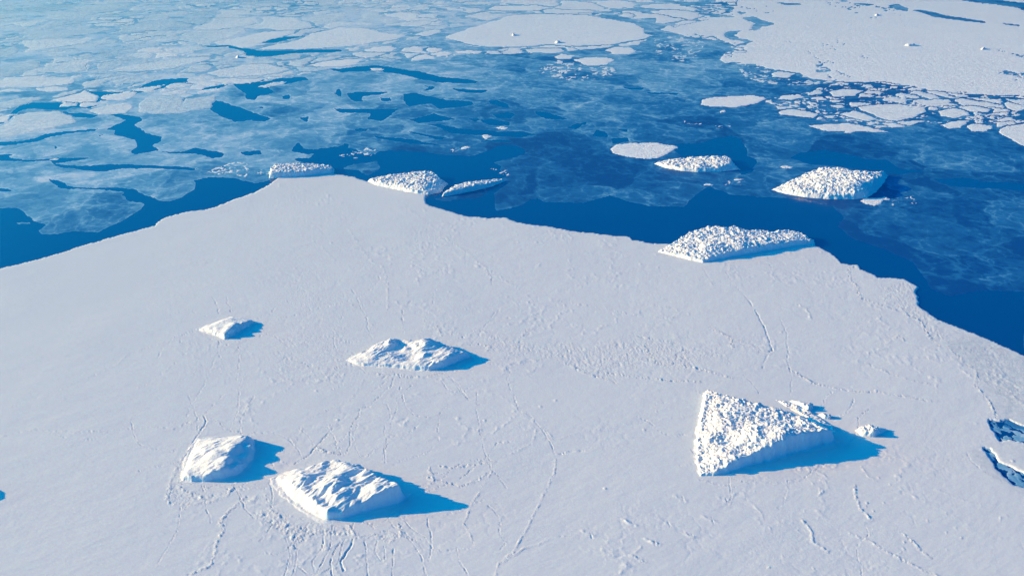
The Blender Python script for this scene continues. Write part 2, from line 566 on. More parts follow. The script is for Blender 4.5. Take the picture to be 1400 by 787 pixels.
ridge('B', [(440, 60), (520, 58), (600, 72), (640, 60)], 0.4, 1.6, 0.8)
crack('B', [(470, 62), (455, 80)], 1.2, 1.3)
crack('B', [(575, 85), (545, 120)], 0.7)
crack('C', [(110, 30), (125, 55), (115, 80), (140, 140), (155, 185), (205, 215)], 0.7)
crack('C', [(205, 215), (235, 255), (270, 305), (290, 350), (340, 340), (390, 335)], 1.1, 1.0)
crack('C', [(390, 335), (440, 322)], 0.5)
crack('C', [(290, 370), (285, 420), (250, 490), (210, 570), (180, 630), (140, 700), (80, 750), (70, 800)], -0.6, 1.8, 0)
crack('C', [(220, 255), (205, 310), (130, 350), (90, 365)], -0.4, 1.5, 0)
crack('C', [(100, 740), (180, 690), (280, 655), (400, 635)], -0.5, 2.0, 0)
crack('C', [(240, 250), (290, 300), (380, 270), (550, 240), (700, 220), (820, 200)], -0.35, 2.0, 0)
crack('C', [(700, 155), (655, 170), (648, 210)], -0.4, 1.0, 0)
ridge('C', [(800, 440), (860, 455), (940, 470)], 0.3, 1.3, 0.7)
for x, y, h in ((640, 670, 1.6), (560, 600, 1.2), (780, 650, 1.0), (590, 735, 1.2), (745, 515, .8), (690, 600, .7), (850, 590, .9), (410, 640, .7), (900, 520, .9)):
    ridge('C', [(x - 25, y - 14), (x, y), (x + 22, y + 6)], h * 0.7, 3.5, 0.25)
    crack('C', [(x + 6, y - 10), (x + 12, y + 14)], 0.6, 1.2, 0.2)
ridge('D', [(560, 380), (565, 440), (590, 500), (640, 540)], 0.8, 2.2, 0.6)
ridge('D', [(320, 540), (365, 590), (370, 640), (440, 680)], 0.7, 2.4, 0.4)
ridge('D', [(540, 600), (640, 640), (720, 690), (800, 730), (880, 770), (950, 800)], 0.6, 2.2, 0.6)
ridge('D', [(780, 600), (845, 660), (900, 710)], 0.7, 2.2, 0.6)
ridge('D', [(930, 400), (1000, 430), (1100, 460), (1200, 470)], 0.4, 2.0, 0.25)
ridge('D', [(590, 290), (620, 340), (660, 360)], 0.4, 2.0, 0.4)
crack('D', [(680, 250), (900, 262), (1060, 265), (1100, 285)], 0.35, 0.8, .1)
crack('D', [(1070, 230), (1085, 270), (1150, 320), (1230, 360)], 0.5, 0.8, .2)
crack('D', [(600, 540), (620, 600), (570, 660), (590, 787)], 0.4, 0.9, .2)
for i in range(36):
    q = rnd(np.array([i]), np.array([3]), 5)[0]; r_ = rnd(np.array([i]), np.array([9]), 5)[0]
    x, y = 60 + 1200 * q, 290 + 480 * r_
    hh = 0.35 + 0.6 * rnd(np.array([i]), np.array([1]), 2)[0]
    a_ = 0.3 + 1.6 * rnd(np.array([i]), np.array([4]), 8)[0]; l_ = 3 + 13 * rnd(np.array([i]), np.array([5]), 8)[0] ** 2
    ridge('D', [(x - l_ * cos(a_), y - l_ * sin(a_) * .6), (x, y), (x + l_ * cos(a_ + .5), y + l_ * sin(a_ + .5) * .6)], hh * 0.8, 1.3, 0.3)
crack('E', [(-80, 620), (0, 600), (100, 570), (250, 540), (330, 510), (380, 490), (440, 440), (470, 410), (465, 380), (485, 370)], 0.8, .8)
crack('E', [(300, 130), (370, 240), (430, 310), (490, 350), (510, 420), (515, 570)], -0.45, 1.3, 0)
crack('E', [(600, 10), (670, 60), (740, 110), (850, 200), (950, 270), (1020, 330), (1060, 370), (1180, 430)], -0.5, 1.1, 0)
crack('E', [(100, 190), (160, 230), (200, 280), (230, 310)], -0.5, 1.1, 0)
crack('E', [(310, 540), (400, 600), (370, 680)], -0.4, 1.1, 0)
ridge('E', [(1040, 350), (1060, 390), (1070, 430)], 0.4, 2.5, 0.8)
ridge('E', [(770, 650), (795, 690), (900, 700)], 0.5, 1.4, 0.7)
crack('F', [(0, 30), (80, 80), (180, 150), (260, 190), (340, 290)], -0.6, 1.1, 0)
ridge('F', [(440, 240), (500, 250), (600, 270), (740, 295), (880, 325), (1050, 340), (1110, 305), (1050, 280), (930, 265)], 0.3, 1.5, 0.7)
rubble('F', [(0, 400), (150, 420), (300, 470), (500, 440), (600, 480), (700, 440), (900, 440), (1000, 450), (1200, 480), (1377, 500), (1377, 600), (1250, 560), (1200, 640),
             (900, 600), (760, 690), (600, 640), (480, 600), (300, 540), (200, 560), (60, 500)], 0.5, 25)
ridge('F', [(480, 580), (600, 635), (760, 685)], 0.5, 2.4, 1.0)
ridge('F', [(650, 625), (850, 650), (1000, 670), (1200, 680)], 0.4, 2.0, 1.0)
ridge('F', [(900, 480), (930, 520), (970, 580)], 0.5, 1.8, 1.0)
ridge('F', [(1050, 580), (1200, 610), (1377, 660)], 0.4, 2.2, 1.0)
ridge('F', [(860, 430), (1000, 460), (1100, 470)], 0.4, 1.6, 0.9)
ridge('F', [(1260, 385), (1310, 410), (1377, 450), (1377, 500)], 0.3, 2.2, 0.9)
ridge('F', [(240, 440), (290, 395)], 0.6, 1.6, 0.8)
ridge('F', [(20, 480), (80, 490), (60, 520)], 0.5, 2.5, 0.9)
crack('F', [(0, 385), (120, 355), (230, 325)], 0.3, .8)
crack('F', [(480, 580), (530, 540), (600, 530)], 0.8, .9)
crack('G', [(135, 70), (160, 120), (220, 180)], 0.8, .8)
crack('G', [(220, 180), (250, 225), (280, 275), (300, 320), (328, 400), (305, 430), (288, 475)], 2.2, 0.95, .2)
crack('G', [(35, 55), (80, 125)], 0.5)
crack('G', [(320, 40), (350, 110)], 0.4)
crack('G', [(365, 270), (390, 330), (392, 390), (395, 450), (410, 500), (412, 560), (405, 600)], 0.8, .8)
crack('G', [(100, 130), (180, 122)], 0.5)
ridge('G', [(225, 95), (250, 88)], 0.9, 2.6, 0.7)
ridge('G', [(440, 210), (470, 230), (490, 270)], 0.5, 2.5, 0.6)
ridge('G', [(700, 40), (650, 60), (655, 100), (690, 130), (700, 180), (780, 210), (880, 240), (960, 280), (1000, 350), (1040, 385)], 0.5, 1.8, 1.0)
rubble('G', [(780, 130), (860, 110), (940, 120), (950, 210), (1010, 250), (1000, 280), (1100, 350), (1100, 390), (1010, 360), (950, 290), (860, 235), (780, 190)], 0.5, 14)
rubble('G', [(1090, 380), (1250, 360), (1400, 430), (1500, 700), (1300, 640), (1250, 590), (1200, 500)], 0.35, 25)
ridge('G', [(1080, 390), (1150, 460), (1200, 490), (1190, 550), (1250, 620), (1280, 680), (1290, 720)], 0.4, 2.0, 0.7)
ridge('G', [(60, 310), (180, 360), (300, 410)], 0.3, 1.6, 0.6)
ridge('G', [(400, 480), (500, 540), (620, 570), (750, 580), (900, 600), (1000, 620)], 0.35, 2.4, 0.9)
ridge('G', [(730, 460), (850, 510), (1000, 550)], 0.3, 2.0, 0.7)
ridge('G', [(820, 370), (870, 340), (890, 365)], 0.3, 1.6, 0.6)
crack('G', [(380, 60), (520, 170), (700, 190)], -0.3, 1.0, 0)
# fine cracks that run out from the icebergs where the sheet works against them
rs_ = np.random.RandomState(12)
for cx_, cy_, rx_, ry_, n_, L_ in ((465, 670, 100, 48, 24, 120), (300, 628, 60, 40, 13, 80), (562, 486, 90, 28, 17, 90), (315, 448, 45, 20, 8, 60), (1045, 600, 100, 60, 9, 70)):
    for k_ in range(n_):
        th = 2 * pi * (k_ + rs_.rand()) / n_
        x_, y_ = cx_ + rx_ * cos(th), cy_ + ry_ * sin(th)
        hx, hy = cos(th) * 1.0, sin(th) * 0.75
        pts_ = [(x_, y_)]
        for j_ in range(rs_.randint(3, 9)):
            a_ = rs_.randn() * 0.32
            hx, hy = hx * cos(a_) - hy * sin(a_), hx * sin(a_) + hy * cos(a_)
            x_ += hx * L_ / 6; y_ += hy * L_ / 6
            pts_.append((x_, y_))
        crack('P', pts_, 0.4 + 0.6 * rs_.rand(), 0.75 + 0.25 * rs_.rand(), 0.5)
    ring_ = [(cx_ + (rx_ * 1.02 + 3 * rs_.randn()) * cos(a_), cy_ + (ry_ * 1.05 + 3 * rs_.randn()) * sin(a_)) for a_ in np.linspace(0.2, 2.9, 14)]
    crack('P', ring_, 0.8, 0.9, 0.6)

# rubble patches that only show as texture, a net of faint old ridges, wind-packed drifts
patchy = smooth(0.05, 0.55, fbm(X / 170 + 3.1, Y / 230, 3, 41))
midzone = smooth(560, 520, fs.PY) * smooth(330, 400, fs.PX) * smooth(225, 300, fs.PY)
rub = np.maximum(rub, 0.42 * midzone * (0.35 + 0.65 * patchy))
rub = np.maximum(rub, 0.16 * patchy + 0.05)
cs = np.maximum(2.7, 2.3 * S)
f1, f2, cid = worley(X / 2.6, Y / 3.4, 51)
cr = 1 - 3.2 * np.abs(fbm(X / 7.5, Y / 9.5, 4, 57, 0.65))
blk = 0.75 * (cid - 0.5) * smooth(0.0, 0.3, f2 - f1) + 0.55 * (cr - 0.25)
dens = smooth(0.15, 0.7, rub + 0.45 * fbm(X / 16, Y / 16, 3, 61))
relief += 1.35 * rub * (0.25 + 0.75 * dens) * blk
net = 1 - np.abs(fbm(X / 110, Y / 150, 6, 71, 0.55)) * 20
netm = smooth(-0.15, 0.25, fbm(X / 240, Y / 240, 2, 75)) * (0.12 + 0.88 * smooth(150, 480, fs.PX))
relief += 0.42 * np.clip(net, 0, 1) * netm * np.clip(0.4 + 2.2 * fbm(X / 9, Y / 9, 3, 77), -0.6, 1.5)
net2 = 1 - np.abs(fbm(X / 60 + 7, Y / 70, 5, 72, 0.6)) * 14
relief -= 0.15 * np.clip(net2, 0, 1) * smooth(-0.1, 0.3, fbm(X / 150 + 5, Y / 150, 2, 76)) * (0.12 + 0.88 * smooth(150, 480, fs.PX))
ca, sa = cos(0.55), sin(0.55)
U = X * ca + Y * sa; Vv = -X * sa + Y * ca
relief += 0.10 * fbm(U / 14, Vv / 4.5, 3, 81) + 0.22 * fbm(U / 60, Vv / 26, 3, 83) + 0.9 * fbm(X / 260, Y / 260, 2, 85)
# sparse lone hummocks
h1, h2, hid = worley(X / 22, Y / 22, 87, 0.9)
relief += 0.9 * np.where(hid > 0.985, np.clip(1 - h1 * 9, 0, 1), 0) * smooth(250, 420, fs.PX)

grey = smooth(0, 1, np.clip((fs.sdf(tp('G', [(1060, 370), (1180, 340), (1300, 370), (1500, 440), (1700, 700), (1500, 800), (1300, 690), (1250, 600), (1190, 500), (1120, 430)]), 40) + 12) / 24, 0, 1))
grey = np.maximum(grey, np.clip((fs.sdf(tp('D', [(1075, 225), (1130, 225), (1190, 290), (1290, 380), (1400, 450), (1380, 460), (1230, 370), (1140, 310)]), 30) + 5) / 8, 0, 1))
grey = np.maximum(grey, np.clip((fs.sdf(tp('O', [(430, 480), (470, 470), (560, 470), (560, 560), (500, 535), (450, 505)]), 30) + 5) / 12, 0, 1) * 0.45)
grey = grey * 0.38 + 0.10 * rub * smooth(1150, 1250, fs.PX)
spx = S * 1.3
Z = np.clip(sd * 1.3 / spx, -1.3, 1.3) + relief * smooth(0, 6, sd)
Z = np.where(sd < 0, np.minimum(Z, -0.02), np.maximum(Z, 0.05 * (sd > spx)))
pos_ = (sd > -3.0 * spx)
cell = pos_[:-1, :-1] | pos_[1:, :-1] | pos_[:-1, 1:] | pos_[1:, 1:]
V = np.stack([X.ravel(), Y.ravel(), Z.ravel()], 1)
F = grid_faces(cell)
V, F, A = compact(V, F, {"tone": grey.ravel(), "rub": (rub * (0.3 + 0.7 * dens)).ravel()})
link("ice_sheet", mesh_from("ice_sheet", V, F, M_SHEET, A), kind='structure')
sheet_sd = sd
del fs

# ------------------------------------------------------------------ floes far out: white floes (W) above thin new ice (T)
leads = [
    (1, [(0, 505), (20, 480), (60, 450), (90, 430), (130, 420), (200, 418), (400, 418), (405, 395), (370, 385), (350, 368), (380, 375), (480, 378), (560, 372), (590, 350), (610, 340), (700, 325), (770, 320), (750, 335), (690, 345), (640, 365), (600, 375), (560, 385), (480, 400), (430, 415), (400, 430), (380, 445), (300, 440), (270, 450), (200, 452), (130, 445), (80, 455), (50, 480), (20, 505), (-60, 530)]),
    (1, [(250, 455), (300, 462), (340, 458), (400, 475), (380, 485), (310, 483), (270, 468)]),
    (1, [(430, 475), (480, 470), (580, 478), (585, 495), (555, 510), (600, 545), (665, 565), (660, 580), (635, 595), (650, 615), (600, 628), (550, 635), (540, 620), (570, 600), (560, 580), (480, 555), (470, 535), (440, 528), (500, 500), (515, 490)]),
    (1, [(640, 618), (700, 620), (760, 618), (800, 605), (850, 612), (915, 630), (905, 645), (870, 650), (800, 632), (740, 630)]),
    (1, [(-60, 590), (0, 583), (90, 578), (150, 565), (180, 550), (260, 540), (400, 526), (390, 538), (280, 550), (190, 564), (150, 584), (60, 595), (10, 599)]),
    (1, [(-60, 640), (0, 636), (60, 632), (40, 642), (120, 655), (200, 652), (250, 648), (370, 645), (340, 655), (290, 662), (230, 668), (290, 676), (385, 678), (470, 672), (600, 678), (740, 682), (805, 693), (790, 699), (640, 692), (500, 693), (420, 702), (340, 694), (300, 688), (250, 684), (220, 670), (205, 660), (120, 663), (40, 658), (-60, 652)]),
    (1, [(860, 450), (880, 410), (940, 425), (1010, 455), (1100, 478), (1120, 492), (1080, 500), (1030, 492), (960, 500), (900, 475)]),
    (1, [(980, 370), (960, 345), (990, 330), (1090, 325), (1250, 315), (1270, 325), (1170, 345), (1080, 350), (1130, 380), (1060, 395), (1040, 412), (1000, 405), (1010, 385)]),
    (1, [(820, 365), (880, 350), (960, 343), (900, 362), (870, 374), (830, 376)]),
    (1, [(590, 374), (580, 350), (640, 330), (700, 322), (750, 328), (800, 345), (780, 352), (700, 345), (670, 362), (620, 374)]),
    (1, [(840, 190), (930, 184), (1000, 198), (1060, 208), (1400, 201), (1400, 213), (1200, 220), (1130, 230), (1060, 236), (1010, 228), (990, 208), (930, 193), (860, 196)]),
    (1, [(1060, 180), (1120, 158), (1170, 150), (1250, 148), (1310, 128), (1290, 142), (1200, 160), (1120, 177)]),
    (1, [(1185, 620), (1215, 590), (1225, 585), (1240, 610), (1300, 612), (1320, 625), (1260, 632)]),
    (1, [(985, 622), (1070, 619), (1080, 633), (1000, 639)]),
    (1, [(1200, 645), (1300, 650), (1320, 635), (1400, 622), (1400, 675), (1330, 670), (1220, 660)]),
    (1, [(1160, 393), (1195, 388), (1190, 403), (1165, 406)]), (1, [(1230, 486), (1268, 478), (1262, 502)]), (1, [(1365, 385), (1385, 365), (1400, 370), (1400, 400)]),
    (1, [(1060, 150 + 290), (1085, 432), (1075, 448)]), (1, [(745, 405), (765, 402), (755, 432)]), (1, [(220, 590), (240, 605), (225, 612)]), (1, [(400, 555), (430, 550), (420, 560)]),
    (2, [(-60, 282), (0, 280), (60, 272), (150, 270), (240, 280), (330, 295), (400, 315), (530, 325), (570, 340), (500, 342), (400, 338), (330, 325), (240, 305), (130, 292), (0, 298)]),
    (2, [(20, 385), (60, 375), (200, 377), (150, 390), (90, 395), (85, 415), (50, 415)]),
    (2, [(155, 402), (200, 402), (205, 412), (165, 414)]),
    (2, [(245, 385), (300, 382), (350, 395), (430, 410), (530, 415), (550, 430), (480, 440), (400, 445), (370, 425), (320, 430), (280, 438), (250, 410)]),
    (2, [(-30, 446), (100, 450), (240, 445), (210, 470), (160, 500), (100, 492), (120, 465), (-10, 462)]),
    (2, [(270, 490), (340, 478), (380, 463), (410, 475), (470, 490), (400, 500), (310, 502)]),
    (2, [(340, 508), (400, 510), (500, 528), (620, 538), (740, 540), (790, 552), (740, 564), (600, 557), (520, 554), (440, 542), (400, 520)]),
    (2, [(605, 410), (640, 406), (680, 430), (690, 442), (650, 442), (610, 427)]),
    (2, [(620, 470), (680, 460), (715, 470), (690, 487), (640, 487)]), (2, [(570, 493), (620, 487), (690, 500), (680, 514), (600, 510)]),
    (2, [(520, 490), (560, 487), (570, 496), (540, 500)]),
    (2, [(795, 456), (850, 460), (900, 478), (930, 492), (860, 492), (810, 484)]),
    (2, [(925, 525), (960, 508), (1010, 500), (960, 532)]), (2, [(1020, 555), (1050, 533), (1085, 538), (1090, 562), (1040, 560)]),
    (2, [(1100, 570), (1170, 565), (1180, 582), (1120, 590)]), (2, [(1125, 528), (1170, 530), (1175, 542)]),
    (2, [(130, 558), (250, 568), (400, 592), (380, 597), (250, 587), (150, 570)]), (2, [(270, 535), (330, 550), (440, 568), (400, 572), (300, 552)]),
    (2, [(450, 363), (600, 368), (570, 384), (480, 377)]), (2, [(330, 350), (380, 352), (370, 368), (320, 376), (355, 360)]),
    (2, [(40, 528), (100, 530), (90, 540), (60, 540)]), (2, [(560, 575), (700, 576), (690, 584), (570, 582)]),
    (2, [(1250, 378), (1390, 383), (1370, 388), (1260, 384)]), (2, [(1150, 355), (1250, 363), (1220, 372), (1160, 362)]),
    (2, [(2, 590), (30, 590), (25, 605), (5, 608)]),
    (2, [(-90, 606), (0, 598), (60, 610), (100, 630), (140, 628), (160, 618), (350, 622), (400, 632), (520, 640), (580, 628), (650, 600), (700, 595), (750, 610), (745, 630), (690, 650), (620, 665), (660, 680), (650, 700), (680, 716), (640, 740), (690, 750), (620, 790), (640, 860), (740, 845), (800, 800), (830, 830), (1000, 830), (1100, 800), (1180, 822), (1260, 842), (1400, 850),
         (1500, 760), (1600, 800), (1700, 802), (1880, 812), (2000, 840), (2060, 890), (2040, 930), (2100, 980), (2220, 1020), (2330, 1070), (2420, 1180), (2500, 1215), (2600, 1190), (2800, 1190), (2800, 1500), (1500, 1500), (1000, 1100), (300, 900), (-200, 750), (-150, 665)]),
    (3, [(-60, 592), (0, 592), (70, 585), (130, 570), (200, 558), (240, 575), (260, 610), (250, 640), (300, 650), (320, 700), (240, 720), (230, 690), (190, 645), (0, 655)]),
    (3, [(440, 650), (480, 625), (580, 616), (700, 640), (740, 652), (830, 655), (900, 695), (1000, 705), (900, 717), (840, 712), (780, 702), (700, 692), (600, 682), (520, 677)]),
    (3, [(1030, 735), (1150, 730), (1240, 745), (1500, 757), (1500, 792), (1240, 775), (1100, 765)]),
    (4, [(190, 128), (240, 145), (280, 165), (370, 172), (500, 168), (560, 180), (600, 205), (650, 222), (690, 225), (740, 208), (790, 180), (800, 160), (790, 140), (850, 128), (940, 130), (1000, 140), (1040, 152), (1100, 140), (1130, 120), (1250, 120), (1250, 400), (700, 500), (0, 660), (-500, 800), (-500, 240), (0, 253), (85, 252), (105, 280), (140, 300), (190, 322), (160, 345), (162, 362), (240, 362), (300, 352), (400, 355), (450, 330), (500, 308), (560, 265), (590, 240), (520, 215), (500, 190), (480, 185), (350, 177), (280, 178), (230, 168), (210, 150)]),
    (4, [(-60, 175), (0, 172), (50, 178), (60, 184), (0, 186)]),
]
faint_leads = [
    (2, [(0, 105), (60, 103), (330, 110), (350, 120), (300, 134), (250, 138), (140, 122), (60, 112)]),
    (2, [(210, 20), (300, 5), (370, -3), (345, 9), (260, 22)]),
    (2, [(380, 152), (440, 120), (420, 115), (480, 112), (600, 88), (660, 71), (612, 93), (490, 121), (460, 136), (420, 153), (510, 178), (500, 190), (600, 193), (690, 199), (600, 208), (460, 206), (400, 213), (420, 200), (380, 190), (270, 192), (120, 188), (260, 175), (330, 160)]),
    (2, [(1030, 48), (1080, 48), (1100, 56), (1030, 58)]), (2, [(1140, 32), (1280, 36), (1310, 45), (1200, 42)]), (2, [(600, 52), (800, 50), (780, 56), (620, 57)]),
    (2, [(340, 28), (600, 20), (820, 22), (640, 26), (360, 33)]), (2, [(1280, 10), (1380, 12), (1370, 18), (1290, 16)]),
    (3, [(1150, 4), (1200, -6), (1280, -2), (1400, 13), (1600, 40), (1600, 80), (1400, 43), (1370, 32), (1290, 20)]),
    (3, [(845, 22), (880, 18), (925, 38), (920, 47), (870, 40)]), (3, [(940, 41), (1000, 44), (1050, 57), (1110, 70), (1235, 88), (1235, 96), (1150, 86), (1080, 77), (1030, 70), (985, 54)]),
    (3, [(240, 75), (290, 69), (320, 84), (375, 99), (340, 109), (315, 109), (310, 123), (272, 123), (290, 105), (300, 98)]),
    (3, [(165, 140), (190, 130), (238, 126), (205, 146), (230, 155), (210, 167), (185, 160)]),
    (3, [(200, 160), (250, 163), (290, 172), (255, 186), (200, 192), (262, 174), (230, 168)]),
    (3, [(50, 54), (110, 56), (205, 68), (205, 73), (120, 68)]), (3, [(215, 46), (255, 54), (240, 61)]), (3, [(645, -4), (690, 10), (655, 9)]), (3, [(380, 10), (430, 14), (560, 18), (420, 22)]),
    (3, [(1310, 96), (1380, 104), (1385, 110), (1330, 102)]), (3, [(790, 18), (700, 16), (760, 24)]), (3, [(55, 14), (75, 13), (70, 24), (50, 22)]),
    (1, [(700, 69), (900, 66), (870, 77), (720, 79)]), (1, [(470, 288), (620, 291), (560, 301), (470, 299)]), (1, [(110, 297), (460, 299), (460, 306), (300, 305)]),
    (1, [(620, 45), (700, 44), (660, 50)]), (1, [(840, 12), (900, 10), (860, 17)]), (1, [(960, 62), (1140, 60), (1140, 66), (1060, 68)]),
    (1, [(240, 200), (500, 190), (800, 186), (780, 192), (500, 197), (260, 206)]), (1, [(100, 66), (210, 65), (180, 70)]),
]
channel = tp(2, [(1030, 70), (1110, 68), (1160, 82), (1290, 74), (1285, 95), (1335, 105), (1305, 122), (1400, 146), (1460, 165), (1560, 175), (1600, 185), (1580, 210), (1550, 240), (1400, 300), (1100, 320), (1080, 290), (1110, 260), (1280, 180), (1280, 150), (1240, 125), (1220, 100), (1130, 90)])
# single white floes: outline, tone
floes = [
    (2, .80, [(420, 155), (510, 120), (620, 87), (680, 67), (800, 57), (1000, 63), (1110, 80), (1200, 98), (1245, 122), (1235, 135), (1280, 148), (1240, 160), (1170, 172), (1100, 185), (930, 190), (860, 183), (760, 192), (600, 193), (520, 180)]),
    (2, .74, [(0, 112), (100, 118), (150, 130), (270, 145), (230, 160), (130, 175), (60, 185), (0, 192), (-100, 200), (-350, 205), (-300, 190), (-180, 165), (-130, 140), (-60, 125)]),
    (2, .8, [(90, 205), (140, 192), (200, 188), (230, 200), (200, 213), (110, 215)]),
    (2, .8, [(-140, 268), (-70, 252), (0, 245), (100, 240), (60, 265), (0, 275), (-80, 276)]),
    (2, .85, [(455, 212), (520, 205), (580, 210), (560, 222), (480, 222)]),
    (2, .75, [(750, 203), (800, 198), (900, 200), (910, 212), (860, 222), (760, 215)]),
    (2, .85, [(1080, 205), (1120, 193), (1190, 196), (1215, 208), (1180, 225), (1110, 222)]),
    (2, .9, [(945, 245), (1000, 236), (1080, 236), (1118, 245), (1090, 267), (1010, 270)]),
    (2, .8, [(870, 235), (900, 222), (960, 228), (940, 242), (880, 245)]),
    (2, .7, [(290, 145), (340, 128), (410, 121), (415, 131), (350, 150)]),
    (2, .95, [(1103, 610), (1130, 592), (1180, 588), (1300, 586), (1370, 598), (1378, 606), (1340, 630), (1290, 650), (1240, 652), (1150, 640), (1110, 628)]),
    (1, .85, [(200, 413), (260, 398), (320, 385), (350, 370), (370, 385), (403, 395), (402, 415), (300, 420)]),
    (1, .60, [(440, 292), (520, 270), (640, 255), (760, 240), (860, 230), (880, 238), (800, 262), (700, 280), (560, 296)]),
    (1, .62, [(845, 300), (900, 285), (1000, 265), (1090, 262), (1190, 285), (1150, 298), (1060, 312), (900, 318)]),
    (1, .55, [(40, 500), (60, 475), (120, 462), (240, 455), (300, 480), (320, 500), (200, 530), (100, 548), (-20, 575), (-90, 560)]),
    (1, .45, [(565, 430), (600, 400), (700, 392), (755, 405), (750, 430), (760, 405), (885, 392), (870, 440), (760, 462), (640, 468), (570, 462)]),
    (1, .62, [(360, 455), (420, 435), (520, 420), (550, 440), (520, 462), (400, 472)]),
    (1, .66, [(670, 355), (720, 340), (800, 345), (760, 360), (690, 366)]),
    (1, .64, [(655, 388), (720, 372), (780, 370), (760, 385), (700, 393)]),
    (1, .62, [(1060, 355), (1120, 338), (1175, 335), (1170, 345), (1090, 358)]),
    (3, .98, [(75, 410), (130, 400), (200, 395), (290, 390), (330, 398), (342, 408), (290, 430), (200, 442), (110, 438), (70, 432)]),
    (3, .92, [(510, 518), (580, 508), (680, 505), (760, 520), (845, 540), (780, 542), (720, 540), (690, 552), (660, 550), (670, 542), (580, 540)]),
    (3, .85, [(390, 460), (440, 448), (500, 455), (560, 470), (530, 485), (460, 478), (400, 470)]),
    (3, .82, [(380, 410), (420, 390), (480, 388), (505, 400), (450, 412)]),
    (3, .80, [(710, 440), (800, 430), (900, 430), (1000, 440), (1000, 460), (940, 485), (880, 498), (830, 493), (780, 470), (730, 455)]),
    (3, .82, [(1055, 515), (1120, 495), (1180, 495), (1170, 515), (1100, 532)]),
    (3, .84, [(1165, 522), (1200, 510), (1275, 515), (1280, 530), (1240, 542), (1180, 540)]),
    (3, .82, [(1290, 545), (1330, 515), (1400, 505), (1500, 500), (1500, 600), (1385, 595), (1340, 570)]),
    (3, .80, [(1050, 460), (1120, 445), (1170, 455), (1180, 475), (1110, 485), (1055, 475)]),
    (3, .84, [(1130, 438), (1190, 433), (1265, 450), (1260, 463), (1180, 458)]),
    (3, .82, [(600, 380), (660, 365), (740, 370), (700, 395), (620, 400)]),
    (3, .76, [(365, 300), (400, 293), (460, 303), (430, 322), (370, 318)]),
    (3, .84, [(640, 470), (700, 455), (740, 465), (800, 490), (760, 500), (700, 485)]),
    (3, .95, [(148, 456), (165, 452), (179, 458), (170, 465), (152, 464)]),
    (3, .95, [(396, 686), (420, 681), (456, 686), (448, 694), (415, 694)]),
    (6, .95, [(88, 157), (108, 152), (130, 156), (120, 162), (92, 162)]),
    (6, .95, [(205, 140), (225, 134), (255, 138), (235, 144), (210, 144)]),
    (6, .93, [(722, 222), (745, 210), (820, 208), (840, 208), (852, 214), (848, 220), (826, 221), (812, 238), (780, 244), (745, 236)]),
    (2, .85, [(630, 525), (650, 516), (680, 522), (670, 532), (640, 532)]), (2, .8, [(572, 555), (600, 550), (620, 562), (590, 574), (575, 566)]),
    (2, .85, [(485, 608), (510, 600), (530, 604), (510, 616), (488, 616)]), (2, .8, [(120, 282), (150, 278), (185, 284), (160, 292), (128, 290)]),
    (4, .85, [(198, 58), (215, 52), (245, 54), (225, 60)]),
]
brash = [  # patches of small broken pieces: tile, outline, cell metres, tone, fill
    (1, [(850, 705), (900, 685), (960, 662), (1000, 672), (1020, 700), (1000, 725), (930, 715), (880, 712)], 11, .85, .62),
    (1, [(1020, 700), (1060, 692), (1100, 690), (1100, 712), (1050, 712)], 9, .8, .6),
    (2, [(800, 290), (880, 250), (1100, 270), (1120, 300), (1060, 325), (960, 332), (860, 320)], 16, .7, .55),
    (2, [(620, 688), (680, 695), (690, 720), (650, 712)], 7, .9, .45),
    (2, [(440, 615), (480, 608), (490, 620), (450, 626)], 7, .9, .5),
    (2, [(-10, 640), (140, 600), (150, 625), (60, 650)], 9, .85, .22),
    (3, [(0, 498), (100, 495), (100, 512), (0, 510)], 8, .85, .5),
    (3, [(100, 515), (200, 515), (190, 530), (120, 528)], 8, .75, .4),
    (3, [(240, 280), (340, 290), (560, 320), (640, 335), (520, 350), (380, 350), (250, 320)], 22, .6, .5),
    (6, [(160, 130), (260, 135), (250, 160), (170, 158)], 7, .85, .35),
    (6, [(830, 205), (950, 205), (960, 235), (860, 240)], 6, .7, .3),
    (2, [(1280, 160), (1400, 150), (1500, 180), (1420, 260), (1300, 230)], 20, .55, .4),
]

xs = nonuniform(-20, 1420, 1.5, -1500, 2900, 1.12)
fw = Field(xs, nonuniform(-55, 282, 1.12, -95, 286, 1.2))
fw.warp(2.3, 120.0, 201)
X, Y, S, PX, PY = fw.X, fw.Y, fw.S, fw.PX, fw.PY
jag = fbm(X / (S * 7), Y / (S * 22), 4, 205, 0.65)


def unite(a, b):
    return np.maximum(a, b)


# 1. closed pack: everything beyond an irregular line, cut into Voronoi floes
pack_left = tp('P', [(-3000, -110), (3500, -110), (3500, 200), (1600, 150), (1400, 134), (1330, 129), (1270, 124), (1230, 118), (1200, 113), (1150, 113), (1110, 108), (1090, 100), (1060, 96), (1035, 93),
                     (990, 86), (983, 82), (995, 70), (1000, 60), (955, 52), (900, 48), (870, 62), (800, 68), (740, 74), (700, 74), (640, 74), (600, 80), (560, 84), (520, 82), (480, 88), (440, 96), (400, 104), (350, 108), (320, 104), (260, 112),
                     (200, 120), (170, 128), (120, 135), (60, 140), (0, 150), (-300, 175), (-3000, 250)])
sp = seg_dist(fw.WX, fw.WY, to_ground(pack_left), True)
wx = X + 95 * fbm(X / 260, Y / 300, 6, 211, 0.6); wy = Y + 120 * fbm(X / 260 + 9, Y / 300, 6, 213, 0.6)
leftness = smooth(1000, 500, PX)                 # the right-hand pack is one consolidated field
rightpack = fw.sdf(tp('P', [(905, 40), (1000, 20), (1030, -60), (3000, -60), (3000, 170), (1400, 134), (1330, 129), (1230, 118), (1150, 113), (1110, 108), (1060, 96), (990, 86), (983, 82), (1000, 60), (955, 52)]), 30)
f1a, f2a, ida = worley(wx / 250, wy / 430, 221)
